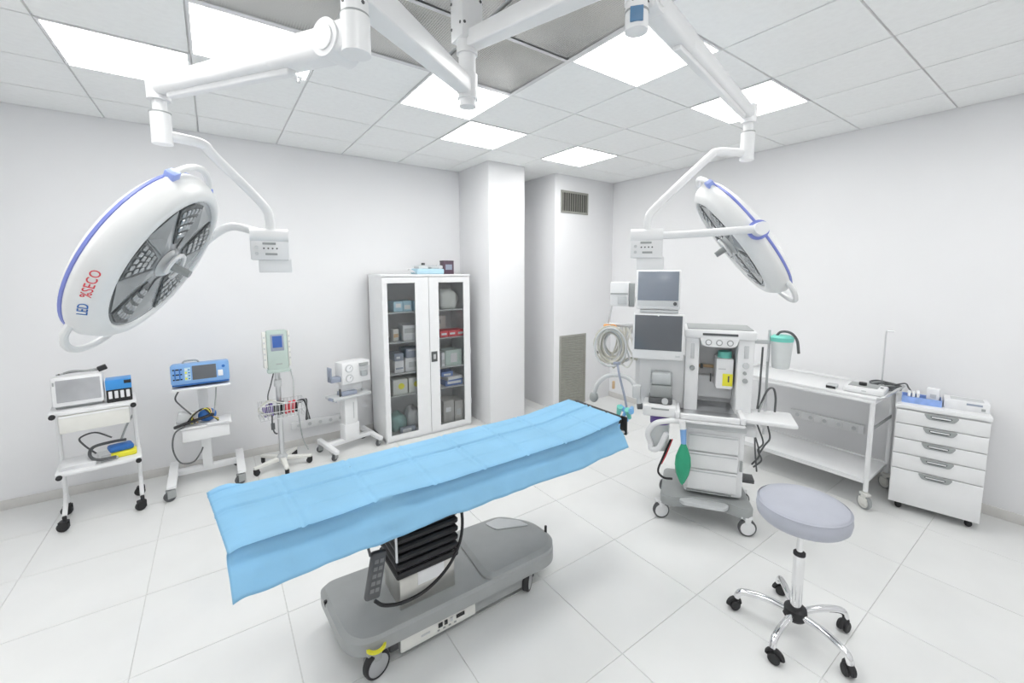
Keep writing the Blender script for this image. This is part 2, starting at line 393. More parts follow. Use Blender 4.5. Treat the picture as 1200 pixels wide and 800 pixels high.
def lamp_head(root, C, n, text):
    C = Vector(C); n = Vector(n).normalized(); d = (Vector((0, 0, -1))+n*n.z).normalized(); e = n.cross(d)
    M = Matrix((d, e, n)).transposed().to_4x4(); M.translation = C
    N = 64
    sh = MB(M).lathe([(.0, -.15), (.20, -.147), (.29, -.138), (.335, -.122), (.354, -.106), (.354, -.096), (.363, -.088), (.366, -.072), (.358, -.048), (.345, -.024), (.325, -.004), (.305, .003), (.294, .0), (.29, -.012)], N).build('lamp_shell', SHELL, root, angle=60)
    MB(M).lathe([(.3545, -.107), (.3605, -.104), (.3605, -.096), (.355, -.0935)], N).build('trim_stripe', STRIPE, sh)
    face = MB(M).lathe([(0, -.006), (.291, -.012)], N).build('lamp_face', FACE, root, smooth=False)
    # facets: five radial reflector wedges and five dark lens modules
    for k in range(5):
        a0 = 2*math.pi*k/5+.3
        def pol(r, a, z): return (r*math.cos(a), r*math.sin(a), z)
        vs = [pol(.075, a0-.25, -.004), pol(.275, a0-.30, -.008), pol(.275, a0+.30, -.008), pol(.075, a0+.25, -.004), pol(.18, a0, .004)]
        MB(M).add(vs, [(0, 1, 4), (1, 2, 4), (2, 3, 4), (3, 0, 4)]).build('reflector', FACE, face, smooth=False)
        c = a0+math.pi/5
        b2 = MB(M); vs = []
        ring = [(.10, -.18), (.17, -.28), (.275, -.30), (.282, 0), (.275, .30), (.17, .28), (.10, .18)]
        top = [pol(r, c+q, -.003) for r, q in ring]; bot = [pol(r, c+q, -.012) for r, q in ring]
        kk = len(ring)
        b2.add(top+bot, [tuple(range(kk))]+[(i, kk+i, kk+(i+1) % kk, (i+1) % kk) for i in range(kk)])
        mod = b2.build('lens_module', FACED, face, smooth=False)
        for (r, cnt, sp) in ((.14, 3, .13), (.175, 4, .125), (.21, 4, .125), (.248, 5, .11)):
            for j in range(cnt):
                q = c+(j-(cnt-1)/2)*sp
                MB(M @ T(*pol(r, q, -.002)) @ rot('Z', math.degrees(q))).box(-.012, .012, -.010, .010, -.001, .004, bev=.003, seg=1).build('lens', LENS, mod)
    # sterile handle
    hub = MB(M).lathe([(.0, .018), (.035, .018), (.045, .014), (.055, .004), (.062, -.006)][::-1], 24).build('handle_hub', LGREY, root)
    ring = [(.055*math.cos(a), .055*math.sin(a), .026) for a in [i*math.pi*1.5/20+.5 for i in range(21)]]
    MB(M).tube(ring, .009, 8).build('handle_ring', WHITEP, hub)
    MB(M).cyl((0, 0, .015), (0, 0, .085), .018, .015, 16).build('sterile_handle', MGREY, root)
    # grab handles at both ends
    for s0 in (0, math.pi):
        pts = []
        for i in range(17):
            a = (i/16-.5)*1.15; rr = .35+(.05 if s0 else .085)*max(0, math.cos(a/1.15*math.pi))**.5
            pts.append((rr*math.cos(a+s0), rr*math.sin(a+s0), -.08))
        h = MB(M).tube(catmull(pts, 3), .013, 10).build('grab_handle', SHELL, root)
        for i in ((1, -2) if s0 else ()):
            p = Vector(pts[i]); MB(M @ T(*p) @ rot('Z', math.degrees(math.atan2(p.y, p.x)))).box(-.018, .018, -.022, .022, -.018, .018, bev=.005).build('clip', CLIP, h)
    if text:
        prof = [(-.075, .3655), (-.05, .3588), (-.025, .3458), (-.004, .3258)]
        def rim(z):
            for (z0, r0), (z1, r1) in zip(prof, prof[1:]):
                if z <= z1: return r0+(r1-r0)*(z-z0)/(z1-z0)
            return r1
        def wrap(a0):
            def fn(co):
                a = a0-co.x/.352; z = -.026-co.y; r = rim(z)+.0012+co.z
                return Vector((r*math.cos(a), r*math.sin(a), z))
            return fn
        text_part('lettering', 'LED', .034, DBLUE, sh, M, wrap(R(311)))
        text_part('lettering', '%SECO', .035, RED, sh, M, wrap(R(297)))
    return M, d, e, n
def surgical_light(label, J, zarm, zlow, spindle, zs, box, zb, bend, attach, C, n, text, sgn, zk=None):
    t = thing('surgical_light', label, 'surgical light')
    jx, jy = J
    b = MB(); arm_box(b, (PX, PY, zarm), (jx, jy, zarm), .062, .066, .085, .088, .009); b.build('extension_arm', WHITE, t, angle=20)
    MB().cyl((PX, PY, zarm-.05), (PX, PY, zarm+.05), .044, n=24).build('arm_collar', WHITE, t)
    b = MB(); b.cyl((jx, jy, zarm+.06), (jx, jy, zlow+.055 if zk is None else zlow), .036, n=28); dn = b.build('drop_tube', WHITE, t)
    MB().cyl((jx, jy, zlow+.058), (jx, jy, zlow+.052), .0375, n=28).build('seam_ring', MGREY, dn)
    for a in (20, 110, 200, 290):
        for zz in (.08, .14): 
            p = Vector((math.cos(R(a)), math.sin(R(a)), 0)); MB().cyl((Vector((jx, jy, zlow+zz))+p*.0355)[:], (Vector((jx, jy, zlow+zz))+p*.0380)[:], .005, n=8).build('bolt', DGREY, dn)
    sx, sy = spindle
    if zk is not None: zlow = zk
    dirv = Vector((sx-jx, sy-jy, 0)).normalized(); side = Vector((-dirv.y, dirv.x, 0))
    b = MB(); b.cyl((jx, jy, zlow+.052), (jx, jy, zlow-.045), .039, n=28)
    c = Vector((jx, jy, zlow))+dirv*.075
    b.cyl((c-side*.045)[:], (c+side*.045)[:], .05, n=28); arm_box(b, (jx, jy, zlow), c[:], .075, .08, .08, .085); b.build('knuckle', WHITE, t)
    MB().cyl((c-side*.049)[:], (c+side*.049)[:], .034, n=24).build('knuckle_cap', WHITE, t)
    e1 = Vector((sx, sy, zs))
    b = MB(); arm_box(b, c[:], (c*.72+e1*.28)[:], .078, .085, .078, .082, .02)
    arm_box(b, (c*.75+e1*.25)[:], e1[:], .072, .078, .06, .062, .018)
    arm_box(b, (c*.8+e1*.2+Vector((0, 0, -.045)))[:], (c*.08+e1*.92+Vector((0, 0, -.04)))[:], .03, .028, .026, .022, .006)
    b.build('spring_arm', WHITE, t)
    b = MB(); b.cyl((sx, sy, zs+.04), (sx, sy, zs-.05), .038, n=24); b.cyl((sx, sy, zs-.05), (sx, sy, zs-.10), .024, n=20); b.cyl((sx, sy, zs-.095), (sx, sy, zb-.035), .034, n=24); sp = b.build('swivel', WHITE, t)
    MB().cyl((sx, sy, zs-.094), (sx, sy, zs-.099), .035, n=24).build('seam_ring', MGREY, sp)
    bx, by, bz = box
    path = [(sx, sy, zb), ((sx+bend[0])/2, (sy+bend[1])/2, zb+.004), (bend[0], bend[1], zb), (bend[0]*.85+bx*.15, bend[1]*.85+by*.15, zb-.04),
            (bend[0]*.12+bx*.88, bend[1]*.12+by*.88, bz+.15), (bx, by, bz+.08), (bx, by, bz)]
    MB().tube(catmull(path, 6), .0205, 14).build('yoke_tube', WHITE, t)
    # control box at the joint, long side facing the room
    ang = math.atan2(by, bx)-math.pi/2
    B = T(bx, by, bz) @ rot('Z', math.degrees(ang))
    MB(B).cyl((-.085, 0, 0), (.075, 0, 0), .036, n=20).build('pivot_housing', WHITE, t)
    b = MB(B); b.box(-.085, .075, -.025, .03, -.115, -.02, bev=.006); cb = b.build('control_box', WHITEP, t)
    for k in range(4): MB(B).cyl((-.03+k*.018, -.026, -.06), (-.03+k*.018, -.029, -.06), .004, n=8).build('button', DGREY, cb)
    MB(B).box(-.035, .02, -.028, -.024, -.042, -.032).build('display', MGREY, cb); MB(B).box(-.025, .025, -.028, -.024, -.092, -.082).build('display', MGREY, cb)
    for k in range(2): MB(B).cyl((-.06, -.026, -.055-k*.03), (-.06, -.029, -.055-k*.03), .008, n=10).build('button', LGREY, cb)
    MB(B @ T(0, 0, -.14)).box(-.055, .085, -.012, .022, -.035, .03, bev=.004).build('lower_plate', WHITEP, cb)
    M, d, e, nn = lamp_head(t, C, n, text)
    at = Vector(attach); hub = M @ Vector((0, .345, -.085))
    out = (M @ Vector((0, .43, -.085)))
    pth = [(bx, by, bz)] + [a for a in sgn] + [tuple(out)]
    MB().tube(catmull(pth, 6), .019, 14).build('gimbal_tube', WHITE, t)
    MB(M).cyl((0, .34, -.085), (0, .46, -.085), .034, .030, 24).build('gimbal_joint', WHITE, t)
    MB(M).cyl((0, .36, -.085), (0, .382, -.085), .046, n=24).build('joint_ring', STRIPE, t)
    return t
surgical_light('round white surgical light with red and blue lettering, over the carts by the back wall', (.36, 1.28), 2.61, 2.475, (-.13, 2.24), 2.545, (.235, 2.40, 2.0), 2.365, (.0, 2.30), (0, 0, 0),
               (-.148, 2.25, 1.861), (.819, -.239, -.521), True, [(.16, 2.46, 2.03), (.06, 2.55, 2.04)])
surgical_light('round white surgical light tilted beside the twin monitors, edge turned to the room', (1.13, .94), 2.79, 2.585, (2.34, 1.18), 2.66, (1.84, 1.42, 2.015), 2.455, (2.18, 1.26), (0, 0, 0),
               (2.34, 1.25, 1.973), (-.469, .646, -.602), False, [(1.92, 1.26, 2.015)], zk=2.71)
_j = Vector((1.13, .94, 2.60)); t = [o for o in bpy.data.objects if o.name.startswith('surgical_light') and o.parent is None][-1]
pv = Vector((-_j.x, -_j.y, 0)).normalized()
MB(T(_j.x+pv.x*.036, _j.y+pv.y*.036, 2.62) @ rot('Z', math.degrees(math.atan2(pv.y, pv.x))-270)).box(-.02, .02, -.004, .004, -.022, .022, bev=.002).build('blue_label', pm('label_blue', (.10, .22, .38), .4), t)
# ------------------------------------------------------------------ operating table
t = thing('operating_table', 'grey operating table base with steel column and black bellows', 'operating table', (1.0, 1.98, 0))
O = Matrix.Translation((-1.0, -1.98, 0))
poly = rounded([(.365, 1.87), (.43, 1.785), (1.50, 1.765), (1.58, 1.85), (1.575, 2.05), (1.44, 2.24), (.34, 2.29)], .07, 6)
bs = MB(O).prism(poly, .125, .185, inset=.022, ih=.018).build('base', BASEG, t, angle=25)
poly2 = rounded([(1.06, 1.778), (1.50, 1.77), (1.585, 1.86), (1.575, 2.06), (1.44, 2.245), (1.10, 2.262)], .07, 5)
MB(O).prism(poly2, .15, .212, inset=.03, ih=.014).build('base_hood', BASEG, bs, angle=25)
MB(O).prism(rounded([(1.33, 2.10), (1.52, 2.02), (1.5, 2.10), (1.40, 2.2), (1.3, 2.2)], .02, 3), .22, .231, inset=.008, ih=.003).build('grip_recess', LGREY, bs)
ch = MB(O).box(.56, 1.42, 1.83, 2.22, .04, .135, bev=.01).build('chassis', DGREY, t)
MB(O).box(.60, 1.36, 1.80, 1.84, .045, .13, bev=.006).build('side_cover', BASEG, t)
cp = MB(O).box(.60, 1.0, 1.79, 1.803, .05, .128, bev=.005).build('control_panel', CREAM, t)
for k, (x, w, hh) in enumerate([(.80, .022, .022), (.83, .016, .022), (.86, .012, .018), (.91, .045, .018)]):
    MB(O).box(x-w/2, x+w/2, 1.786, 1.792, .088-hh/2+.006, .088+hh/2+.006).build('button', BLACKG if k != 2 else LGREY, cp)
for x in (.79, .82, .85, .88): MB(O).box(x-.006, x+.006, 1.787, 1.792, .066, .073).build('button', MGREY, cp)
MB(O).box(.70, .745, 1.787, 1.792, .083, .091).build('logo', LGREY, cp)
def big_caster(parent, x, y, M, r=.062, w=.036, yaw=0, ring=None, fork=BASEG, hubm=pm('wheel_grey', (.42, .43, .44), .4), tyre=BLACK):
    A = M @ T(x, y, 0) @ rot('Z', yaw)
    f = MB(A); f.cyl((0, 0, r+.03), (0, 0, r+.075), .026, n=16); f.box(-r*.75, r*.55, w*.55, w*1.0, r*.75, r*1.75, bev=.01); f.box(-r*.75, r*.55, -w*.4, w*.8, r*2.02, r*2.02+.02, bev=.006)
    c = f.build('caster', fork, parent)
    W = A @ rot('X', 90)
    MB(W @ T(0, r, 0)).lathe([(r*.80, -w*.5), (r*.94, -w*.5), (r, -w*.3), (r, w*.3), (r*.94, w*.5), (r*.80, w*.5)], 28).build('tyre', tyre, c)
    MB(W @ T(0, r, 0)).lathe([(0, w*.56), (r*.6, w*.54), (r*.82, w*.46), (r*.82, -w*.46), (r*.6, -w*.54), (0, -w*.56)][::-1], 28).build('wheel_disc', hubm, c)
    if ring: MB(A).lathe([(.034, r*2.02+.02), (.045, r*2.02+.02), (.045, r*2.02+.034), (.034, r*2.02+.034)], 20).build('brake_ring', ring, c)
    return c
big_caster(t, .49, 1.80, O, yaw=15, ring=YELLOW); big_caster(t, 1.36, 1.82, O, yaw=40); big_caster(t, .46, 2.22, O, yaw=80, ring=None); big_caster(t, 1.40, 2.16, O, yaw=10)
MB(O).cyl((1.575, 1.92, .15), (1.575, 1.92, .255), .008, n=8).build('brake_pedal', BLACK, t); MB(O).cyl((.36, 2.15, .14), (.35, 2.15, .20), .008, n=8).build('brake_pedal', BLACK, t)
MB(O).box(.63, .92, 1.865, 2.10, .19, .40, bev=.004).build('column', STEEL, t)
MB(O).box(.72, .86, 1.862, 1.867, .295, .375).build('rating_plate', WHITEP, t, smooth=False)
for k in range(9):
    z = .365+k*.045; q = .008
    MB(O).box(.62-q, .93+q, 1.855-q, 2.11+q, z+.004, z+.034, bev=.008, seg=1).build('bellows_ring', BLACK, t)
    MB(O).box(.635, .915, 1.87, 2.095, z+.03, z+.049).build('bellows_fold', BLACK, t)
MB(O).box(.50, 1.10, 1.76, 2.06, .765, .81, bev=.01).build('saddle', DGREY, t)
tt = MB(O).box(.02, 1.60, 1.725, 2.13, .81, .84, bev=.006).build('table_top', DGREY, t)
MB(O).box(.02, 1.61, 1.70, 2.13, .842, .896, bev=.02).build('mattress', BLACK, t)
HM = O @ T(1.62, 0, .842) @ rot('Y', -6)
MB(HM).box(0, .402, 1.70, 2.13, .0, .054, bev=.018).build('head_mattress', BLACK, t); MB(HM).box(0, .36, 1.725, 2.125, -.03, -.002, bev=.006).build('head_plate', DGREY, t)
for y in (1.714, 2.142): MB(O).box(.1, 1.55, y-.006, y+.006, .80, .83).build('side_rail', ALU, t)
MB(O).box(2.022, 2.036, 1.68, 1.73, .81, .925, bev=.004).build('end_bracket', BLACK, t)
MB(O).cyl((1.98, 1.72, .84), (2.05, 1.69, .82), .012, n=10).build('clamp', ALU, t)
RM = O @ T(.50, 1.80, .49) @ rot('Z', 10) @ rot('Y', 12)
rc = MB(RM).box(-.034, .034, -.016, .016, -.105, .105, bev=.01).build('hand_control', DGREY, t)
for i in range(2):
    for j in range(5): MB(RM).box(-.022+i*.024, -.004+i*.024, -.018, -.015, .058-j*.032, .075-j*.032).build('key', pm('key_grey', (.22, .225, .23), .45), rc)
cable('control_cable', [(.49, 1.79, .375), (.53, 1.78, .34), (.62, 1.77, .32), (.74, 1.77, .335), (.86, 1.785, .40), (.94, 1.82, .50), (.955, 1.86, .64), (.90, 1.9, .78)], .008, BLACK, t).matrix_parent_inverse = Matrix.Translation((-1.0, -1.98, 0))
MB(O).tube([(.482, 1.80, .585), (.475, 1.80, .62), (.50, 1.81, .74), (.53, 1.82, .785)], .006, 8).build('hook', DGREY, t)
MB(O).box(.595, .603, 1.80, 1.81, .50, .80).build('strap', WHITEP, t)
# drape
def drape():
    b = MB(); NX = 240; x0, x1 = -.02, 1.957
    prof = []   # (y, drop)
    for i in range(14):
        t_ = (13-i)/13; prof.append((1.662+.028*math.sin(math.pi*min(1, t_/.55))-.045*max(0, t_-.45)/.55, -.145*t_))
    for i in range(1, 71): prof.append((1.662+.49*i/70, 0))
    for i in range(1, 8): prof.append((2.152+.03*i/7, -.13*i/7))
    vs = []; ny = len(prof); xs = [x0+(x1-x0)*i/NX for i in range(NX+1)]
    for i, x in enumerate(xs):
        zt = .904+(max(0, x-1.60)*.105 if x > 1.60 else 0)
        if x < .03: zt -= (.03-x)**2*6
        for j, (y, dz) in enumerate(prof):
            p = Vector((x*3.2, y*3.2, 1.3)); nz = noise.noise(p)*.5+noise.noise(p*2.7)*.35+noise.noise(p*6)*.12
            yy = y; zz = zt+dz; xx = x-max(0, 1-x/.5)*.055*(y-1.66)/.49
            if dz < 0:
                hgt = -dz/.145; s = 1 if y > 1.9 else -1
                L = 1+.10*noise.noise(Vector((x*2.1, 5.2 if s < 0 else 9, 0)))+.05*noise.noise(Vector((x*7, 3, 0)))+.12*max(0, min(1, (x-1.3)/.4))
                if s > 0: L *= max(0, min(1, (x-.05)/.35))
                zz = zt+dz*L
                wob = noise.noise(Vector((x*4.2, 2.2+s, .3)))*.026*hgt+noise.noise(Vector((x*11, 7+s, zz*3)))*.010*hgt
                bul = .022*math.exp(-((x-.52)/.07)**2)*math.sin(min(1, hgt*1.2)*math.pi)
                yy = y+s*(wob+.010*hgt+bul)
            else:
                zz += nz*.005
                for cxx in (.21, .47, .73, .99, 1.25, 1.51, 1.77):
                    q = abs(x-cxx-.012*noise.noise(Vector((y*3, cxx, 0)))); zz += -.006*max(0, 1-q/.009)+.003*max(0, 1-abs(q-.016)/.01)
                for cy, dp_ in ((1.79, .004), (1.945, .014), (2.06, .004)):
                    q = abs(y-cy-.006*noise.noise(Vector((x*2.5, cy, 0)))); zz -= dp_*max(0, 1-q/.011)*(.6+.6*noise.noise(Vector((x*3, cy*7, 2)))+.3); zz += dp_*.5*max(0, 1-abs(q-.018)/.012)
                edge = min(abs(y-1.662), abs(y-2.152))
                zz -= .008*max(0, 1-edge/.02)**2
                if y < 1.75 and .35 < x < .75: zz += .010*math.sin((x-.35)/.4*math.pi)*(1.75-y)/.09
            vs.append((xx, yy, zz))
    fs = []
    for i in range(len(xs)-1):
        for j in range(ny-1): fs.append((i*ny+j, (i+1)*ny+j, (i+1)*ny+j+1, i*ny+j+1))
    b.add(vs, fs)
    o = b.build('surgical_drape', DRAPE, None, angle=80)
    sm = o.modifiers.new('thickness', 'SOLIDIFY'); sm.thickness = .0015; sm.offset = 0
    return tag(o, 'light blue disposable surgical drape with fold creases over the operating table', 'drape')
drape()
# ------------------------------------------------------------------ stool
t = thing('stool', 'round grey padded stool with chrome five-star base on casters', 'stool', (2.29, .785, 0))
MB().lathe([(0, .60), (.15, .60), (.185, .605), (.198, .62), (.203, .65), (.198, .683), (.185, .696), (.12, .702), (0, .704)], 48).build('seat', SEAT, t, angle=60)
MB().lathe([(.195, .678), (.2005, .682), (.2005, .686), (.195, .69)], 48).build('seat_piping', SEAT, t)
MB().lathe([(0, .585), (.10, .585), (.11, .60), (0, .60)], 24).build('seat_plate', BLACK, t)
MB().cyl((0, 0, .36), (0, 0, .59), .014, n=16).build('piston', CHROME, t)
MB().cyl((0, 0, .115), (0, 0, .42), .0255, n=24).build('gas_tube', CHROME, t); MB().cyl((0, 0, .417), (0, 0, .43), .027, n=24).build('collar', BLACK, t)
MB().lathe([(0, .075), (.045, .075), (.055, .09), (.05, .13), (.035, .14), (0, .14)], 20).build('hub', BLACK, t)
for k in range(5):
    a = R(90+20+72*k); A = Matrix.Rotation(a, 4, 'Z')
    MB(A).tube(catmull([(.03, 0, .105), (.12, 0, .118), (.20, 0, .115), (.25, 0, .10), (.268, 0, .066)], 5), .0165, 12).build('leg', CHROME, t)
    B = A @ T(.268, 0, 0) @ rot('Z', 40+k*55)
    c = MB(B); c.cyl((0, 0, .05), (0, 0, .072), .012, n=12); c.tube([(.012+.032*math.cos(R(q)), 0, .028+.032*math.sin(R(q))) for q in range(0, 181, 20)], .012, 8); c = c.build('caster', BLACK, t)
    for s in (-1, 1):
        MB(B @ T(.012, s*.014, .027) @ rot('X', 90)).lathe([(0, -.010), (.022, -.010), (.027, -.006), (.027, .006), (.022, .010), (0, .010)], 20).build('wheel', BLACK, c)
# ------------------------------------------------------------------ small caster
def caster(parent, x, y, r=.03, mat=BLACK, yaw=0, top=None, wmat=None):
    top = top or r*2.6
    A = T(x, y, 0) @ rot('Z', yaw)
    f = MB(A); f.cyl((0, 0, r*1.9), (0, 0, top), r*.35, n=10)
    f.box(-r*.5, r*.9, -r*.62, -r*.45, r*.7, r*2.15, bev=r*.06, seg=1); f.box(-r*.5, r*.9, r*.45, r*.62, r*.7, r*2.15, bev=r*.06, seg=1); f.box(-r*.5, r*.9, -r*.62, r*.62, r*2.05, r*2.3, bev=r*.06, seg=1)
    c = f.build('caster', mat, parent)
    MB(A @ T(r*.4, 0, r) @ rot('X', 90)).lathe([(0, -r*.4), (r*.85, -r*.4), (r, -r*.25), (r, r*.25), (r*.85, r*.4), (0, r*.4)], 18).build('wheel', wmat or BLACK, c)
    return c
# ------------------------------------------------------------------ drawer cabinet
ang = math.atan2(-.48, .10)  # direction of the front from left to right
t = thing('drawer_cabinet', 'white five-drawer cabinet on casters against the right wall', 'cabinet', (4.195, .61, 0), ang)
W2 = .245; D = .365
b = MB(); b.box(-W2, W2, .018, D, .055, .80, bev=.003); b.build('body', WHITE, t)
MB().box(-W2-.006, W2+.006, -.008, D+.005, .803, .835, bev=.006).build('top', WHITE, t)
zz = [.06, .335, .455, .572, .688, .795]
for i in range(5):
    d = MB().box(-W2+.002, W2-.002, -.004, .016, zz[i]+.003, zz[i+1]-.003, bev=.003).build('drawer', WHITE, t)
    zt = zz[i+1]-.003
    MB().prism(rounded([(-.095, .0), (.095, .0), (.07, -.042), (-.07, -.042)], .016, 4), 0, .008, M=T(0, -.0045, zt) @ rot('X', 90)).build('handle', MGREY, d)
    MB().prism(rounded([(-.06, -.012), (.06, -.012), (.048, -.033), (-.048, -.033)], .01, 3), .008, .0085, M=T(0, -.0045, zt) @ rot('X', 90)).build('handle_recess', DGREY, d)
    MB().cyl((-.05, -.0135, zt-.02), (.05, -.0135, zt-.02), .005, n=8).build('grip', ALU, d)
for (x, y) in ((-.19, .05), (.19, .05), (-.19, .3), (.19, .3)): caster(t, x, y, .021, BLACK, 30, .056)
DC = T(4.195, .61, .835) @ Matrix.Rotation(ang, 4, 'Z')
def placed(name, label, cat, M, group=None):
    o = thing(name, label, cat, M.to_translation(), M.to_euler().z, group); return o
t = placed('glove_box', 'open blue glove carton holding white packets on the drawer cabinet', 'box', DC @ T(-.11, .13, 0))
b = MB(); 
for q in ((-.11, .11, -.065, -.061), (-.11, .11, .061, .065), (-.11, -.106, -.061, .061), (.106, .11, -.061, .061)): b.box(*q, 0, .05)
b.box(-.106, .106, -.061, .061, 0, .004); b.build('carton', GLOVE, t, smooth=False)
for k, (x, h, w) in enumerate(((-.07, .075, .03), (-.045, .07, .03), (-.02, .078, .028))): MB(T(x, 0, .004) @ rot('X', -6+k*4)).box(-.008, .008, -.05, .05, 0, h, bev=.002).build('packet', PAPER, t)
t = placed('paper_packet', 'white folded paper packet standing in blue carton on the cabinet', 'packet', DC @ T(-.066, .15, .0045))
MB(rot('Z', -8)).box(-.015, .055, -.03, .03, 0, .115, bev=.004).build('packet_body', PAPER, t)
MB(rot('Z', -8)).box(.005, .04, -.0315, -.0295, .05, .075).build('print_mark', LGREY, t)
t = placed('carton', 'white printed cardboard carton lying on the drawer cabinet top', 'box', DC @ T(.125, .16, 0))
MB().box(-.115, .115, -.075, .075, 0, .068, bev=.002).build('carton_body', PAPER, t)
MB().box(.1152, .1155, -.06, .06, .008, .06).build('end_label', LGREY, t, smooth=False)
MB().box(0, .08, -.0755, -.0752, .042, .056).build('print_bar', SLATE, t, smooth=False)
MB().box(-.08, .09, -.05, .05, .0682, .0685).build('top_print', LGREY, t, smooth=False); MB().box(.075, .095, -.0756, -.0752, .012, .03).build('print_mark', MGREY, t, smooth=False)
# ------------------------------------------------------------------ long trolley by right wall
t = thing('instrument_trolley', 'long white two-tier trolley on large casters along the right wall', 'trolley', (4.25, 1.48, 0))
MB().box(-.30, .27, -.55, .55, .835, .865, bev=.006).build('top_shelf', WHITE, t)
b = MB()
for q in ((-.30, -.285, -.55, .55), (.255, .27, -.55, .55), (-.285, .255, .535, .55)): b.box(*q, .865, .885, bev=.003)
b.build('rim', WHITE, t)
MB().box(-.28, .25, -.53, .53, .195, .22, bev=.005).build('bottom_shelf', WHITE, t)
b = MB(); b.box(-.28, -.268, -.53, .53, .22, .235, bev=.002); b.box(.238, .25, -.53, .53, .22, .235, bev=.002); b.build('shelf_lip', WHITE, t)
for x in (-.28, .25):
    for y in (-.53, .53): MB().cyl((x, y, .14), (x, y, .84), .0165, n=16).build('post', ALU if False else WHITE, t)
MB().tube(catmull([(-.27, -.545, .87), (-.27, -.585, .895), (-.2, -.592, .90), (.18, -.592, .90), (.25, -.585, .895), (.25, -.545, .87)], 5), .011, 10).build('push_handle', ALU, t)
MB().box(-.285, .255, -.535, -.53, .62, .645).build('side_bar', MGREY, t)
for x in (-.28, .25):
    for y in (-.53, .53): big_caster(t, x, y, Matrix.Identity(4), r=.055, w=.03, yaw=60, fork=CREAM, hubm=CREAM, tyre=MGREY)
t = thing('infusion_controller', 'white bench device with grey panel and black knob on long trolley', 'medical device', (4.20, 1.06, .866), R(-84))
b = MB(); b.prism([(-.15, 0), (.15, 0), (.15, .045), (-.15, .045)], 0, .26, M=T(0, 0, 0)); b = MB(); b.box(-.13, .13, -.11, .11, 0, .045, bev=.012); b.build('housing', WHITEP, t)
MB().box(-.105, .08, -.06, .085, .045, .049, bev=.001).build('panel', MGREY, t); MB().cyl((-.02, 0, .049), (-.02, 0, .07), .026, n=20).build('knob', BLACK, t); MB().cyl((.10, .0, .045), (.10, .0, .052), .010, n=12).build('button', MGREY, t)
MB().box(-.01, .02, -.1115, -.109, .02, .03).build('logo', LGREY, t)
t = thing('small_meter', 'small silver and black box beside the knobbed device on trolley', 'medical device', (4.12, 1.265, .866), R(-84))
MB().box(-.035, .035, -.045, .045, 0, .03, bev=.004).build('housing', LGREY, t); MB().box(-.032, .032, -.047, -.044, .003, .022).build('front', BLACK, t)
t = thing('drip_pole', 'thin steel drip pole with hook rising behind the long trolley', 'drip pole', (4.45, 1.02, .866))
MB().cyl((0, 0, 0), (0, 0, .025), .03, .02, 16).build('foot', MGREY, t); MB().tube(catmull([(0, 0, .02), (0, 0, .25), (0, 0, .46), (.0, -.015, .475), (0, -.05, .478)], 5), .006, 8).build('rod', ALU, t)
t = thing('cable_bundle', 'tangled dark grey cables heaped at the foot of drip pole', 'cables', (4.42, .99, .866), 0)
for k in range(5):
    a0 = k*1.3; pts = [(.085*math.cos(a0+i*.9)*(1+.2*math.sin(i*2+k)), .10*math.sin(a0+i*.9), .012+.007*k+.006*math.sin(i*1.7+k)) for i in range(9)]
    cable('cable', pts, .009 if k % 2 else .007, DGREY if k % 2 == 0 else MGREY, t)
cable('cable', [(.02, -.05, .04), (.06, -.11, .06), (.02, -.14, .04), (-.02, -.16, .03)], .006, DGREY, t)
# ------------------------------------------------------------------ anaesthesia machine
u = Vector((.566, -.824)); v = Vector((.824, .566)); base = u*.25+v*3.3
t = thing('anaesthesia_machine', 'tall white anaesthesia machine with twin monitors and drawers on wheels', 'anaesthesia machine', (base.x, base.y, 0), math.atan2(-.824, .566))
AM = t
# chassis
b = MB(); b.prism(rounded([(-.28, -.16), (-.20, -.19), (-.05, -.13), (.15, -.13), (.28, -.20), (.34, -.16), (.30, .30), (-.26, .30)], .04, 4), .125, .185, inset=.012, ih=.012); b.build('chassis', MGREY, t)
MB().prism(rounded([(-.13, -.21), (.16, -.21), (.19, -.13), (-.16, -.13)], .04, 5), .165, .185, inset=.01, ih=.006).build('foot_rest', LGREY, t)
for (x, y, yw) in ((-.27, -.13, 20), (.30, -.17, 10), (-.24, .27, 40), (.32, .22, 30)):
    big_caster(t, x, y, Matrix.Identity(4), r=.06, w=.034, yaw=yw, fork=WHITEP, hubm=WHITEP, tyre=DGREY)
# drawer block
b = MB(); b.box(-.12, .27, -.09, .30, .215, .71, bev=.02, seg=3); dk = b.build('drawer_housing', WHITEP, t)
for (z0, z1) in ((.245, .40), (.406, .53), (.536, .67)):
    d = MB().box(-.10, .235, -.108, -.088, z0, z1, bev=.012, seg=3).build('drawer', WHITEP, t)
    MB().box(-.09, .225, -.112, -.106, z1-.018, z1-.009, bev=.002).build('pull_lip', LGREY, d)
MB().box(-.10, .2, -.10, -.085, .222, .236, bev=.004).build('kick_trim', MGREY, t)
MB().box(.245, .262, -.098, -.085, .42, .50, bev=.003).build('lock_plate', MGREY, t)
MB().box(-.13, .28, -.10, .30, .70, .755, bev=.01).build('under_tray', LGREY, t)
# worktop tray
b = MB(); b.box(-.20, .25, -.22, .30, .775, .80, bev=.01); 
b.box(-.20, -.165, -.22, .06, .80, .85, bev=.008); b.box(.215, .25, -.22, .06, .80, .85, bev=.008); b.box(-.165, .215, -.22, -.19, .80, .84, bev=.008); b.build('worktop_frame', WHITEP, t)
MB().box(-.165, .215, -.19, -.02, .80, .815, bev=.003).build('worktop', ALU, t); MB().box(-.045, .205, -.02, .26, .80, .815, bev=.002).build('worktop_rear', ALU, t)
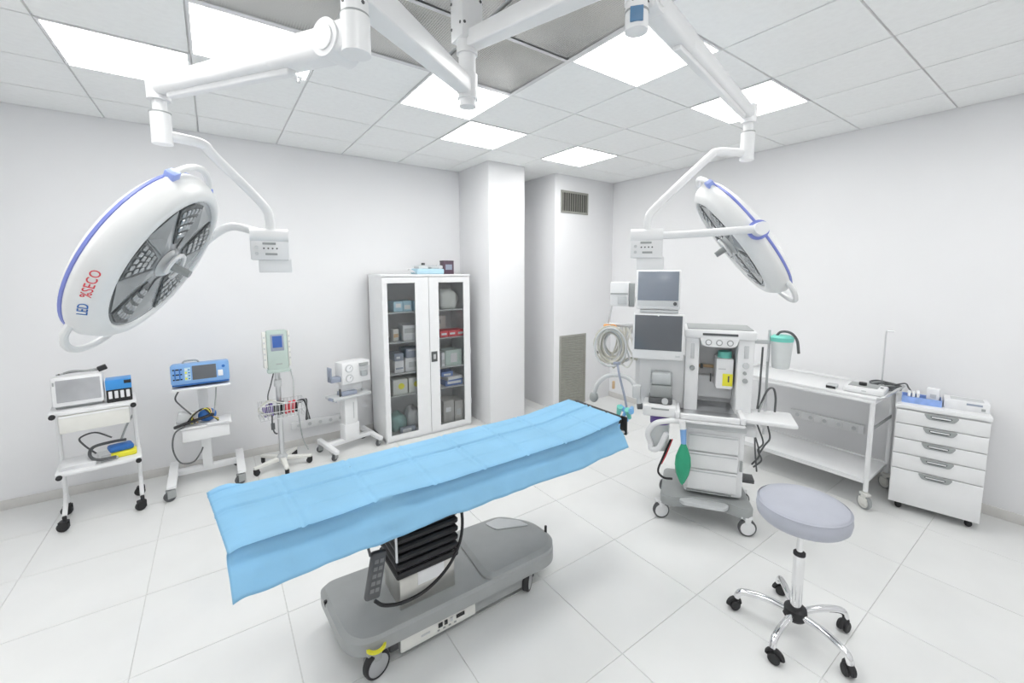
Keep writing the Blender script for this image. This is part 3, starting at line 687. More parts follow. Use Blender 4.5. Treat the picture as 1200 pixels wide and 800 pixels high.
# upper tower
b = MB(); b.box(-.14, -.045, -.02, .30, .80, 1.37, bev=.012); b.build('tower_side', WHITEP, t)
b = MB(); b.box(.205, .31, -.02, .30, .80, 1.37, bev=.012); b.build('tower_side', WHITEP, t)
MB().box(-.045, .205, .265, .30, .80, 1.37).build('tower_back', WHITEP, t)
MB().box(-.045, .205, .20, .265, .86, 1.03, bev=.004).build('tower_ledge', WHITEP, t)
b = MB(); b.box(-.15, .32, -.04, .30, 1.35, 1.415, bev=.014); b.build('tower_cap', WHITEP, t)
MB().box(-.13, .30, -.02, .29, 1.416, 1.422, bev=.002).build('cap_tray', MGREY, t)
gp = MB().prism(rounded([(-.05, 1.36), (.21, 1.36), (.19, 1.305), (.16, 1.295), (0, 1.295), (-.03, 1.305)], .012, 3), -.0, .03, M=T(0, -.02, 0) @ rot('X', 90)).build('gauge_panel', WHITEP, t)
for x in (.01, .08, .15):
    MB(T(x, -.052, 1.328) @ rot('X', 90)).lathe([(0, .004), (.018, .004), (.022, 0), (.022, -.004)][::-1], 18).build('gauge', MGREY, gp)
    MB(T(x, -.0565, 1.328) @ rot('X', 90)).lathe([(0, .001), (.015, .0)][::-1], 18).build('gauge_dial', PAPER, gp)
MB().box(-.03, .20, -.045, -.035, 1.375, 1.392, bev=.003).build('cap_slot', DGREY, t)
for (x, z, r) in ((-.09, 1.13, .018), (.26, 1.17, .022), (.26, 1.06, .017), (.255, 1.115, .012)):
    MB(T(x, -.021, z) @ rot('X', 90)).lathe([(0, .02), (r*.8, .02), (r, .012), (r, -.002)][::-1], 16).build('knob', LGREY if r > .02 else MGREY, t)
MB().box(-.105, -.08, -.026, -.018, 1.20, 1.31, bev=.003).build('flow_tube', LGREY, t); MB().box(.245, .275, -.026, -.018, 1.22, 1.31, bev=.003).build('flow_tube', LGREY, t)
MB().box(-.045, .205, .235, .262, 1.085, 1.105).build('back_rail', TAN, t); MB().box(-.02, .0, .21, .24, 1.08, 1.115, bev=.004).build('rail_clip', DGREY, t)
b = MB(); b.box(.075, .19, .03, .235, .975, 1.20, bev=.01); vp = b.build('vaporiser', WHITEP, t)
MB().cyl((.135, .10, 1.20), (.135, .10, 1.245), .05, .046, n=24).build('vaporiser_dial', TEAL, vp)
MB().box(.12, .187, .027, .0305, 1.0, 1.09, bev=.001).build('yellow_label', YELLOW, vp); MB().box(.155, .165, .025, .0275, 1.03, 1.075).build('level_gauge', DGREY, vp); MB().box(.09, .14, .0275, .0305, 1.12, 1.128).build('print_mark', LGREY, vp)
MB().box(.05, .058, .17, .20, .99, 1.05).build('side_lever', DGREY, t)
# monitor column and monitors
MB().box(-.47, -.14, .02, .12, .80, 1.20, bev=.01).build('ventilator_tower', WHITEP, t)
MB().box(-.35, -.25, .06, .12, 1.15, 1.80, bev=.01).build('monitor_post', WHITEP, t)
mo = MB().box(-.515, -.155, -.09, -.02, 1.185, 1.525, bev=.012).build('monitor', WHITEP, t)
MB().box(-.50, -.17, -.094, -.088, 1.255, 1.512, bev=.002).build('screen', SCREEN, mo); MB().box(-.21, -.18, -.093, -.088, 1.21, 1.222).build('logo', LGREY, mo); MB().cyl((-.335, -.094, 1.515), (-.335, -.098, 1.515), .008, n=10).build('alarm_lamp', WHITEP, mo)
M2 = T(-.345, -.05, 1.555) @ rot('X', -5)
m2 = MB(M2).box(-.155, .155, -.035, .035, 0, .285, bev=.012).build('monitor', WHITEP, t)
MB(M2).box(-.142, .142, -.039, -.033, .062, .272, bev=.002).build('screen', SCREEN2, m2); MB(M2).box(-.142, .142, -.038, -.033, .02, .058).build('key_strip', LGREY, m2); MB(M2).cyl((.12, -.036, .04), (.12, -.048, .04), .013, n=14).build('knob', DGREY, m2); MB(M2).box(-.03, .03, -.02, .02, .285, .293, bev=.003).build('alarm_lamp', WHITEP, m2)
MB().box(-.47, -.20, -.08, .0, 1.53, 1.55, bev=.004).build('monitor_shelf', LGREY, t)
# ventilator module
MB().box(-.42, -.19, -.20, .02, .79, .87, bev=.012).build('absorber_head', WHITEP, t); MB().box(-.36, -.24, -.205, -.198, .845, .856).build('head_slot', MGREY, t)
MB().cyl((-.43, -.14, .84), (-.46, -.15, .84), .024, n=16).build('hose_port', DGREY, t)
MB().box(-.385, -.22, -.15, .02, .87, .91, bev=.01).build('bellows_base', DGREY, t)
MB().box(-.375, -.225, -.12, .0, .91, 1.0, bev=.008).build('bellows_block', MGREY, t); MB().box(-.375, -.225, -.12, .0, 1.0, 1.10, bev=.008).build('bellows_dome', CLEAR, t); MB().box(-.365, -.235, -.10, -.01, 1.0, 1.085, bev=.008).build('bellows', LGREY, t)
MB().cyl((-.27, -.155, .90), (-.27, -.175, .90), .022, n=16).build('dial', LGREY, t)
# absorber canister
MB().lathe([(0, .52), (.06, .52), (.068, .53), (.068, .72), (.0, .72)], 24, M=T(-.30, -.10, 0)).build('absorber_canister', pm('frosted_plastic', (.70, .73, .73), .3), t); MB().lathe([(0, .525), (.058, .525), (.058, .66), (0, .66)], 24, M=T(-.30, -.10, 0)).build('absorbent', LGREY, t); MB().lathe([(0, .72), (.07, .72), (.07, .79), (0, .79)], 24, M=T(-.30, -.10, 0)).build('canister_cap', PURPLE, t)
MB().tube(catmull([(-.36, -.17, .58), (-.38, -.19, .66), (-.33, -.2, .74), (-.24, -.20, .77), (-.17, -.20, .78)], 6), .02, 12).build('white_hose', WHITEP, t)
MB().tube(catmull([(-.36, -.17, .58), (-.35, -.18, .54), (-.30, -.19, .56), (-.25, -.2, .68)], 6), .02, 12).build('white_hose', WHITEP, t)
bg = MB().lathe([(0, 0), (.016, .02), (.042, .08), (.054, .15), (.05, .21), (.03, .27), (.018, .30), (.016, .31)], 20, M=T(-.135, -.235, .325) @ Matrix.Diagonal((1, .6, 1, 1))).build('breathing_bag', GREENB, t, angle=60)
MB().cyl((-.135, -.235, .63), (-.142, -.23, .735), .018, .022, n=14).build('bag_neck', BLUE, t); MB().cyl((-.142, -.23, .73), (-.15, -.22, .79), .022, n=14).build('bag_mount', WHITEP, t)
cable('black_hose', [(-.22, -.16, .62), (-.27, -.17, .48), (-.30, -.18, .38), (-.26, -.18, .335), (-.2, -.17, .33)], .008, BLACK, t); cable('red_hose', [(-.21, -.15, .62), (-.25, -.16, .5), (-.28, -.17, .43)], .006, RED, t); MB().box(-.185, -.165, -.18, -.15, .38, .46, bev=.004).build('hose_bracket', MGREY, t)
# side table right
MB(T(.40, -.04, .80) @ rot('Z', -4)).box(-.15, .17, -.14, .14, 0, .03, bev=.01).build('side_tray', WHITEP, t); MB().box(.23, .33, -.05, .05, .74, .80, bev=.01).build('tray_arm', LGREY, t); MB().box(.24, .35, -.04, .2, .66, .74, bev=.01).build('side_bracket', WHITEP, t)
# suction canister and cables at right side
MB().cyl((.41, .06, .66), (.41, .06, 1.42), .009, n=10).build('canister_pole', ALU, t); MB().box(.30, .42, .05, .07, 1.32, 1.35, bev=.003).build('pole_clamp', LGREY, t)
sc = MB().lathe([(0, 0), (.052, 0), (.056, .01), (.068, .19), (.064, .19), (.050, .012), (0, .012)], 24, M=T(.485, .04, 1.16)).build('suction_canister', pm('frosted_plastic', (.70, .73, .73), .3), t)
MB().lathe([(0, .188), (.07, .188), (.072, .215), (.055, .23), (0, .232)], 24, M=T(.485, .04, 1.16)).build('canister_lid', TEAL, sc)
cable('suction_hose', [(.44, .03, 1.37), (.47, .02, 1.415), (.53, .02, 1.41), (.57, .02, 1.36), (.585, .02, 1.27)], .009, DGREY, t)
for k, pts in enumerate([[(.37, .04, 1.30), (.365, .03, 1.1), (.36, .02, .95), (.35, .0, .86)], [(.40, .03, 1.2), (.40, .0, 1.0), (.375, -.01, .9), (.36, 0, .84)], [(.36, .0, .86), (.40, -.02, 1.0), (.44, -.01, 1.02), (.46, 0, .95), (.46, 0, .85)],
        [(.33, .02, .70), (.36, .0, .62), (.38, .0, .52), (.34, .02, .44)], [(.36, .02, .74), (.40, .0, .62), (.37, .0, .56), (.40, .02, .48), (.35, .02, .42)], [(.42, .02, .76), (.44, .0, .66), (.41, .0, .60), (.38, .02, .52)], [(.34, -.01, .72), (.35, -.02, .55), (.37, 0, .40)]]):
    cable('cable', pts, .007 if k < 3 else .006, DGREY if k != 1 else MGREY, t)
MB().box(.28, .36, .0, .10, .30, .33, bev=.004).build('gas_connector', DGREY, t)
# gas module left with cables
MB().box(-.70, -.56, .0, .10, 1.565, 1.75, bev=.008).build('gas_module', WHITEP, t); MB().box(-.695, -.565, -.006, .0, 1.655, 1.665).build('module_seam', MGREY, t); MB().box(-.64, -.57, -.008, -.001, 1.58, 1.64, bev=.003).build('module_panel', LGREY, t); MB().box(-.56, -.52, .02, .08, 1.56, 1.74, bev=.004).build('module_bracket', MGREY, t); MB().box(-.56, -.30, .06, .09, 1.60, 1.63).build('module_arm', WHITEP, t)
MB().cyl((-.68, .04, 1.60), (-.72, .05, 1.40), .007, n=8).build('hook_rod', ALU, t); MB().box(-.73, -.46, .04, .07, 1.40, 1.425, bev=.004).build('cable_rail', ALU, t); MB().box(-.62, -.42, .05, .08, 1.35, 1.42, bev=.004).build('hose_rack', WHITEP, t); MB().box(-.50, -.40, .05, .08, .90, 1.40, bev=.004).build('rack_upright', WHITEP, t)
for k in range(10):
    cx_, cz_ = -.68+.012*math.sin(k*2.1), 1.265+.012*math.cos(k*1.7); ra, rb = .055+.007*k, .085+.007*k
    pts = [(cx_+ra*math.sin(q), .02-.01*k+.008*math.sin(q*2+k), cz_+rb*math.cos(q)) for q in [2*math.pi*i/24 for i in range(24)]]
    MB().tube(pts, .0085, 7, closed=True).build('coiled_cable', [COIL, LGREY, CREAM, COIL][k % 4], t)
for k in range(7):
    x0 = -.64+.022*k; cable('hanging_cable', [(x0, .02, 1.40), (x0+.03*math.sin(k), -.01, 1.28), (x0-.03+.01*k, -.02, 1.17), (x0-.02, 0, 1.08+.015*k), (x0+.02, .02, 1.16)], .007, [COIL, LGREY, CREAM][k % 3], t)
cable('white_loop', [(-.56, 0, 1.40), (-.52, -.02, 1.28), (-.51, -.02, 1.18), (-.55, -.02, 1.10), (-.60, -.02, 1.12)], .007, CREAM, t)
MB().box(-.745, -.70, .0, .03, 1.395, 1.42, bev=.004).build('orange_plug', pm('orange_plastic', (.85, .40, .12), .4), t); cable('orange_lead', [(-.70, .0, 1.41), (-.66, -.02, 1.42), (-.62, -.02, 1.38)], .006, pm('orange_plastic', (.85, .40, .12), .4), t)
MB().sphere((-.79, .02, 1.19), .013).build('clip_end', DGREY, t)
# arched grey breathing hose to the table
MB().tube(catmull([(-.80, -.06, .87), (-.77, -.08, .96), (-.70, -.09, 1.03), (-.60, -.10, 1.05), (-.51, -.12, 1.02), (-.46, -.14, .93), (-.45, -.15, .86)], 8), .018, 12).build('arched_hose', LGREY, t)
MB().sphere((-.80, -.06, .85), .035, 1, 1, 1.2).build('mask', MGREY, t); MB().box(-.50, -.44, -.17, -.11, .90, 1.0, bev=.012).build('hose_elbow', LGREY, t)
cable('blue_line', [(-.62, -.10, 1.14), (-.60, -.12, 1.05), (-.56, -.15, .92), (-.535, -.17, .82)], .009, SLATE, t); MB().box(-.65, -.60, -.11, -.09, 1.13, 1.15, bev=.003).build('line_clip', SLATE, t)
for k, (x, y, z, mt) in enumerate([(-.55, -.18, .81, 'b'), (-.52, -.20, .79, 'g'), (-.55, -.20, .74, 'b'), (-.50, -.19, .82, 'b'), (-.56, -.2, .68, 'b'), (-.59, -.18, .80, 'g')]):
    mt = {'b': pm('connector_blue', (.22, .50, .85), .4), 'g': TEAL}[mt]
    MB(T(x, y, z) @ rot('Y', 30+50*k) @ rot('Z', 30*k)).cyl((-.045, 0, 0), (.045, 0, 0), .022, .015, 12).build('connector', mt, t)
MB().tube(catmull([(-.535, -.19, .82), (-.56, -.2, .74), (-.545, -.2, .66)], 5), .014, 10).build('blue_hose', pm('connector_blue', (.22, .50, .85), .4), t)
MB().box(-.66, -.64, -.07, -.05, .93, .99, bev=.004).build('tan_tag', TAN, t)
# ------------------------------------------------------------------ glass cabinet
CX0, CX1, CY0, CY1, CH = 1.375, 2.395, 4.33, 4.80, 1.80
t = thing('glass_cabinet', 'tall white metal medicine cabinet with two glazed doors', 'cabinet', ((CX0+CX1)/2, CY0, 0))
hw = (CX1-CX0)/2; dp = CY1-CY0
b = MB(); b.box(-hw, -hw+.02, .02, dp, .02, CH-.02); b.box(hw-.02, hw, .02, dp, .02, CH-.02); b.box(-hw, hw, dp-.015, dp, .02, CH-.02); b.build('carcass', WHITE, t, smooth=False)
MB().box(-hw-.003, hw+.003, .0, dp, CH-.025, CH, bev=.004).build('top', WHITE, t); MB().box(-hw, hw, .02, dp, .0, .05, bev=.003).build('plinth', WHITE, t)
SHZ = [.062, .50, .74, 1.08, 1.40]
for z in SHZ: MB().box(-hw+.021, hw-.021, .04, dp-.016, z-.012, z).build('shelf', LGREY if z > .1 else WHITE, t, smooth=False)
for s in (-1, 1):
    b = MB(); x0, x1 = (-hw+.004, -.003) if s < 0 else (.003, hw-.004)
    g0, g1 = (-.455, -.155) if s < 0 else (.115, .425)
    if s < 0: b.box(x0, g0, 0, .02, .03, CH-.03); b.box(g1, x1, 0, .02, .03, CH-.03)
    else: b.box(x0, g0, 0, .02, .03, CH-.03); b.box(g1, x1, 0, .02, .03, CH-.03)
    b.box(g0, g1, 0, .02, .03, .085); b.box(g0, g1, 0, .02, 1.71, CH-.03)
    d = b.build('door', WHITE, t, smooth=False)
    MB().box(g0-.005, g1+.005, .008, .012, .08, 1.715).build('glass_pane', GLASS, d, smooth=False)
    for z in (.3, .9, 1.5): MB().cyl((x0 if s < 0 else x1, .0, z-.03), (x0 if s < 0 else x1, .0, z+.03), .006, n=8).build('hinge', WHITE, d)
hd = MB().box(.015, .085, -.006, .0, .83, .945, bev=.002).build('lock_plate', DGREY, t); MB().box(.035, .065, -.014, -.006, .86, .915, bev=.004).build('latch', ALU, hd)
def stock(name, label, cat, x, y, z, w, d, h, mat, rz=0, extra=None, bev=.003):
    o = thing(name, label, cat, (x, y, z), R(rz)); MB().box(-w/2, w/2, -d/2, d/2, 0, h, bev=bev).build('carton_body', mat, o)
    if extra: extra(o, w, d, h)
    return o
def front_label(mat, fx0, fx1, fz0, fz1, nm='front_label'):
    def fn(o, w, d, h): MB().box(-w/2+fx0*w, -w/2+fx1*w, -d/2-.0012, -d/2-.0002, fz0*h, fz1*h).build(nm, mat, o, smooth=False)
    return fn
sy = 4.50
stock('box', 'pale blue box left of its twin on the top cabinet shelf', 'box', 1.57, sy, 1.401, .10, .16, .11, PALEB, 4, front_label(PAPER, .2, .8, .4, .8))
stock('box', 'pale blue box in the middle of the top cabinet shelf row', 'box', 1.68, sy, 1.401, .095, .16, .115, PALEB, -3, front_label(PAPER, .15, .85, .2, .6))
stock('box', 'pale blue box nearest the door middle on the top shelf', 'box', 1.785, sy, 1.401, .09, .16, .105, PALEB, 2, front_label(PAPER, .2, .8, .3, .7))
stock('box', 'white box with grey print on the second cabinet shelf', 'box', 1.69, sy, 1.081, .14, .2, .17, PAPER, -4, front_label(LGREY, .1, .9, .5, .8))
stock('box', 'white box with narrow grey band behind the second shelf glass', 'box', 1.81, sy+.02, 1.081, .085, .2, .15, PAPER, 0, front_label(MGREY, .1, .9, .35, .5))
stock('box', 'beige bottle-shaped pack on the second cabinet shelf', 'package', 1.55, sy, 1.081, .07, .07, .13, CREAM, 12, front_label(TAN, .1, .9, .3, .6))
stock('box', 'white pack with small print on the middle cabinet shelf', 'package', 1.56, sy, .741, .10, .2, .13, PAPER, 0, front_label(SLATE, .1, .9, .3, .45))
stock('box', 'wide white pack under the slate blue box in the cabinet', 'package', 1.72, sy, .741, .18, .2, .15, PAPER, 0, front_label(LGREY, .2, .9, .3, .7))
stock('box', 'slate blue box lying on the wide white pack in cabinet', 'box', 1.72, sy, .892, .17, .2, .10, SLATE, 3, front_label(LGREY, .1, .9, .75, .9))
stock('box', 'slate grey box lying on the small white pack in cabinet', 'box', 1.56, sy, .872, .10, .2, .08, SLATE, 0, front_label(PAPER, .2, .6, .3, .6))
for k, x in enumerate((1.565, 1.74)):
    stock('box', 'white carton with yellow round label, ' + ('by the cabinet side' if k == 0 else 'by the cabinet middle'), 'box', x, sy, .501, .16, .2, .165, pm('pale_carton', (.72, .74, .70), .5), 0,
          lambda o, w, d, h: MB(T(.01, -d/2-.0008, h*.55) @ rot('X', 90)).lathe([(0, .0008), (.034, .0008), (.034, -.0004)][::-1], 20).build('round_label', YELLOW, o))
def cloth(name, label, x, y, z, w, d, h, mat, seed):
    b = MB(); b.sphere((0, 0, 0), 1, u=20, v=12)
    vs = []
    for q in b.v:
        q = Vector(q); n = 1+.22*noise.noise(q*1.8+Vector((seed, 0, 0))); sq = Vector([math.copysign(abs(c)**.7, c) for c in q])
        vs.append((sq.x*w/2*n, sq.y*d/2*n, max(0, (sq.z*n+.75)*h*.55)))
    b.v = [p for p in vs]; o = b.build(name, mat, None, angle=80); o.location = (x, y, z); return tag(o, label, 'package')
cloth('folded_cloth', 'teal folded cloth heap on the cabinet floor', 1.57, sy+.06, .062, .18, .2, .20, TEALC, 1.)
cloth('plastic_bag', 'crumpled white packet on the cabinet floor beside teal cloth', 1.75, sy+.06, .062, .15, .2, .24, PAPER, 4.)
stock('box', 'flat grey pack in front of the teal cloth in cabinet', 'package', 1.63, sy-.105, .062, .17, .05, .07, SLATE, 4, front_label(PAPER, .1, .7, .2, .8))
cloth('plastic_bag', 'rounded white plastic bag on the top cabinet shelf', 2.17, sy, 1.40, .24, .22, .24, pm('bag_white', (.70, .72, .70), .4), 8.)
for k in range(3): stock('box', ['red and white carton next to the cabinet latch side', 'middle red and white carton on its cabinet shelf', 'red and white carton next to the hinge side'][k], 'box', 2.09+k*.105, sy-.02, 1.081, .10, .18, .075, RED, 0, front_label(PAPER, .15, .8, .35, .65))
stock('box', 'cream carton standing behind the red cartons in cabinet', 'box', 2.13, sy+.15, 1.081, .16, .10, .23, CREAM, 0, front_label(LGREY, .2, .6, .6, .8))
stock('box', 'pale green wide carton on the middle cabinet shelf', 'box', 2.21, sy, .741, .21, .2, .18, PALEG, 0, front_label(PAPER, .3, .7, .2, .8))
stock('box', 'slim white pack beside the pale green carton in cabinet', 'package', 2.075, sy, .741, .04, .2, .16, PAPER, 0, front_label(LGREY, .1, .9, .2, .5))
stock('box', 'blue and white carton at the bottom of its stack in cabinet', 'box', 2.21, sy, .501, .22, .2, .055, BLUEC, 0, front_label(PAPER, .1, .9, .4, .95))
stock('box', 'white carton with blue edge lying on the blue carton', 'box', 2.22, sy, .557, .20, .2, .05, PAPER, 5, front_label(BLUEC, 0, 1, 0, .3))
stock('box', 'small blue carton topping the stack in the cabinet', 'box', 2.15, sy+.02, .608, .14, .16, .055, BLUEC, -6, front_label(PAPER, .2, .8, .2, .6))
stock('box', 'brown grey carton standing on the cabinet floor', 'box', 2.13, sy, .062, .13, .22, .27, CARD, 0, front_label(PAPER, .2, .7, .5, .7))
stock('box', 'brown grey carton against the hinge side on cabinet floor', 'box', 2.265, sy, .062, .12, .22, .25, CARD, 0, front_label(LGREY, .2, .7, .3, .6))
# on top of the cabinet
t = thing('steriliser_case', 'clear pale blue instrument case lying on top of the cabinet', 'case', (1.95, 4.50, CH))
b = MB(); b.box(-.16, .16, -.10, .10, 0, .06, bev=.012); b.build('case_body', PALEB, t); MB().box(-.15, .15, -.09, .09, .06, .10, bev=.012).build('case_lid', CLEAR, t)
MB().box(-.13, -.02, -.07, .07, .06, .085, bev=.004).build('contents', WHITEP, t); MB().box(.02, .12, -.06, .06, .06, .08, bev=.004).build('contents', LGREY, t); MB().cyl((-.05, 0, .10), (-.05, 0, .125), .02, n=12).build('knob', DGREY, t)
MB().tube(catmull([(-.16, -.03, .02), (-.21, -.03, .05), (-.21, .03, .05), (-.16, .03, .02)], 5), .006, 8).build('carry_handle', WHITEP, t)
t = thing('dark_box', 'dark purple upright box on top of the cabinet', 'box', (2.19, 4.50, CH)); MB().box(-.065, .065, -.05, .05, 0, .155, bev=.004).build('carton_body', MAROON, t); MB().box(-.04, .04, -.0515, -.0502, .05, .11).build('front_label', SLATE, t, smooth=False); MB().box(-.066, .066, -.0505, .0505, .145, .149).build('lid_seam', BLACK, t, smooth=False)
# ------------------------------------------------------------------ cart with silver screen
loc = (-.77, 4.36, 0); t = thing('equipment_cart', 'white two-shelf cart with drawer carrying a silver screen device', 'cart', loc, R(7)); CA = T(*loc) @ rot('Z', 7)
MB().box(-.225, .225, -.17, .17, .835, .86, bev=.005).build('top_shelf', WHITE, t); MB().box(-.225, .225, -.18, .16, .405, .43, bev=.005).build('bottom_shelf', WHITE, t)
dr = MB().box(-.18, .18, -.165, .14, .705, .832, bev=.004).build('drawer', CREAM, t); MB().box(-.178, .178, -.168, -.163, .815, .828).build('drawer_lip', WHITE, dr)
for s in (-1, 1):
    x = s*.205
    MB().tube([(x, .06, .85), (x, .06, .23), (x, .05, .19), (x, 0, .15), (x, -.14, .105)], .014, 10).build('side_post', WHITE, t)
    MB().tube([(x, .05, .20), (x, .14, .10)], .014, 10).build('foot_bar', WHITE, t)
    for z in (.85, .418): MB().cyl((x, -.17-.005, z-.012), (x, -.195, z-.012), .017, n=12).build('corner_knob', BLACK, t)
    caster(t, x, -.15, .034, BLACK, 200 if s > 0 else 160, .11); caster(t, x, .14, .034, BLACK, 170, .11)
t = placed('patient_monitor', 'white device with slanted silver screen on the cart', 'monitor', CA @ T(-.075, -.02, .874))
QM = rot('X', -7); MB(QM).box(-.13, .13, -.10, .05, .0, .21, bev=.015).build('housing', WHITEP, t); s_ = MB(QM).box(-.105, .115, -.104, -.099, .03, .185, bev=.002).build('screen', SCREEN3, t); MB(QM).box(-.12, -.112, -.103, -.099, .15, .175).build('logo', MGREY, t)
MB().box(-.12, .12, -.04, .06, -.0135, .04, bev=.005).build('foot', LGREY, t)
t = placed('cable_bundle', 'grey cables with black plug lying on the silver screen device', 'cables', CA @ T(-.07, -.03, 1.085))
for k in range(4): cable('cable', [(-.11+.01*k, .02, .012+.002*k), (-.03, .03-.01*k, .02+.005*k), (.04, .0+.012*k, .022), (.1, .02, .018+.004*k)], .0055, [MGREY, DGREY, LGREY, MGREY][k], t)
MB(T(.125, .02, .03) @ rot('Y', -20)).box(-.025, .025, -.02, .02, -.018, .018, bev=.004).build('plug', BLACK, t)
t = placed('charger_unit', 'blue and black charger unit with four white plugs on cart', 'medical device', CA @ T(.135, -.03, .86))
MB().box(-.07, .07, -.07, .07, 0, .165, bev=.006).build('housing', BLACK, t); MB().box(-.071, .071, -.0715, .0705, .095, .168, bev=.004).build('cover', pm('charger_blue', (.05, .30, .72), .35), t)
MB().box(.03, .07, -.073, -.068, .135, .16).build('black_corner', BLACK, t)
for k in range(4): MB().box(-.058+k*.032, -.038+k*.032, -.078, -.068, .03, .085, bev=.003).build('plug', PAPER, t)
t = placed('paper_stack', 'stack of white papers on the lower shelf of the cart', 'papers', CA @ T(-.1, -.03, .43)); 
for k in range(4): MB(rot('Z', k*2.5-4)).box(-.10, .08, -.11, .09, k*.007, k*.007+.006).build('sheet_pad', PAPER, t, smooth=False)
t = placed('cuff', 'dark blue and yellow cuff with black hose on lower cart shelf', 'cuff', CA @ T(.115, -.05, .43))
MB().box(-.06, .085, -.05, .06, 0, .04, bev=.012).build('yellow_base', YELLOW, t); MB(rot('Z', 10)).box(-.07, .07, -.03, .075, .04, .085, bev=.016).build('cuff_body', DBLUE, t); MB().box(-.115, -.02, -.075, .03, 0, .02, bev=.006).build('grey_pad', LGREY, t)
cable('hose', [(-.03, -.1, .03), (-.13, -.08, .03), (-.17, .0, .05), (-.15, .06, .09), (-.05, .07, .10), (.03, .06, .10)], .011, DGREY, t); cable('hose', [(-.14, .05, .04), (-.2, .09, .11), (-.22, .12, .16), (-.14, .13, .18), (-.05, .12, .12)], .006, DGREY, t); cable('hose', [(.0, .07, .10), (.04, .1, .2), (.08, .12, .27)], .007, MGREY, t)
# ------------------------------------------------------------------ cart with blue device
t = thing('device_stand', 'white single-column stand with tray carrying the blue screen device', 'cart', (-.14, 4.53, 0))
MB().box(-.035, .035, -.02, .03, .12, .865, bev=.006).build('column', WHITE, t)
MB().box(-.19, .20, -.20, .06, .862, .88, bev=.005).build('top_tray', WHITE, t)
MB().box(-.20, .19, -.20, .06, .535, .55, bev=.005).build('shelf', WHITE, t); MB().box(-.15, .17, -.19, .04, .43, .533, bev=.005).build('drawer', WHITEP, t)
MB().box(-.235, .235, .0, .05, .085, .135, bev=.006).build('cross_bar', WHITE, t)
for s in (-1, 1):
    x = s*.235
    b = MB(); b.prism([(-.29, .105), (.20, .105), (.20, .15), (.05, .16), (-.29, .125)], -.03, .03, M=T(x, 0, 0) @ Matrix(((0, 0, 1, 0), (1, 0, 0, 0), (0, 1, 0, 0), (0, 0, 0, 1)))); b.build('foot_beam', WHITE, t, smooth=False)
    caster(t, x, -.265, .04, MGREY, 200, .106, DGREY); caster(t, x, .17, .04, MGREY, 170, .106, DGREY)
t = thing('infusion_monitor', 'blue device with dark screen standing on the white column stand', 'medical device', (-.135, 4.44, .904), 0)
QM = rot('X', -6); MB(QM).box(-.195, .195, -.10, .09, 0, .165, bev=.014).build('housing', BLUE, t); MB(QM).box(-.055, .105, -.104, -.098, .03, .145, bev=.003).build('screen', SCREEN, t)
MB(QM).box(-.105, -.065, -.104, -.098, .03, .135, bev=.003).build('key_panel', PALEB, t); MB(QM).box(.115, .15, -.104, -.098, .04, .09, bev=.004).build('key_panel', PAPER, t)
for k in range(4): MB(QM).box(-.102, -.088, -.108, -.102, .04+k*.024, .054+k*.024, bev=.002).build('key', PAPER if k % 2 else YELLOW, t); MB(QM).box(-.08, -.07, -.107, -.102, .04+k*.024, .05+k*.024).build('key', DBLUE, t)
for z in (.045, .085, .125): MB(QM).box(-.18, -.12, -.104, -.098, z-.006, z+.004).build('slot', BLACKG, t)
for x in (-.165, -.135): MB(QM).box(x-.004, x+.004, -.106, -.098, .04, .13).build('slot', DBLUE, t)
MB(QM).cyl((.155, -.098, .12), (.155, -.106, .12), .012, n=12).build('knob', DBLUE, t); MB(QM).tube(catmull([(-.12, 0, .165), (-.10, 0, .185), (-.03, 0, .185), (-.01, 0, .165)], 4), .007, 8).build('carry_handle', MGREY, t)
MB(QM).box(-.19, .19, -.09, .08, -.012, 0.003, bev=.003).build('foot_plate', DBLUE, t)
t = thing('cable_heap', 'blue cuff and black cables heaped on the stand shelf', 'cables', (-.16, 4.43, .551))
MB(rot('Z', 10)).sphere((.045, .0, .06), .06, 1.1, .8, .95).build('blue_cuff', DBLUE, t); MB(rot('Y', -14)).box(-.17, .11, -.09, -.055, .045, .065, bev=.008).build('black_bar', BLACK, t); MB(T(-.14, 0, 0) @ rot('Y', 12)).box(-.03, .10, -.05, .04, .03, .12, bev=.01).build('grey_pouch', LGREY, t)
for k in range(5): cable('cable', [(-.1+.02*k, -.06, .02), (-.05, -.08+.01*k, .09), (.02+.01*k, -.05, .13), (.08, -.06, .06), (.12, -.07, .015+.006*k)], .006, [BLACK, DGREY, YELLOW, BLACK, TAN][k], t)
cable('cable', [(-.10, -.10, .02), (-.17, -.12, -.02), (-.19, -.12, -.15), (-.15, -.12, -.27), (-.07, -.11, -.29), (-.02, -.1, -.23), (.0, -.08, -.19)], .006, DGREY, t)
cable('cable', [(-.13, .0, .30), (-.155, -.03, .24), (-.12, -.05, .18), (-.06, -.06, .1)], .006, DGREY, t); cable('cable', [(.12, .0, .30), (.11, -.03, .2), (.09, -.05, .08)], .006, MGREY, t)
MB().box(.04, .19, -.11, -.05, 0.0, .012, bev=.003).build('white_lead_tray', PAPER, t)
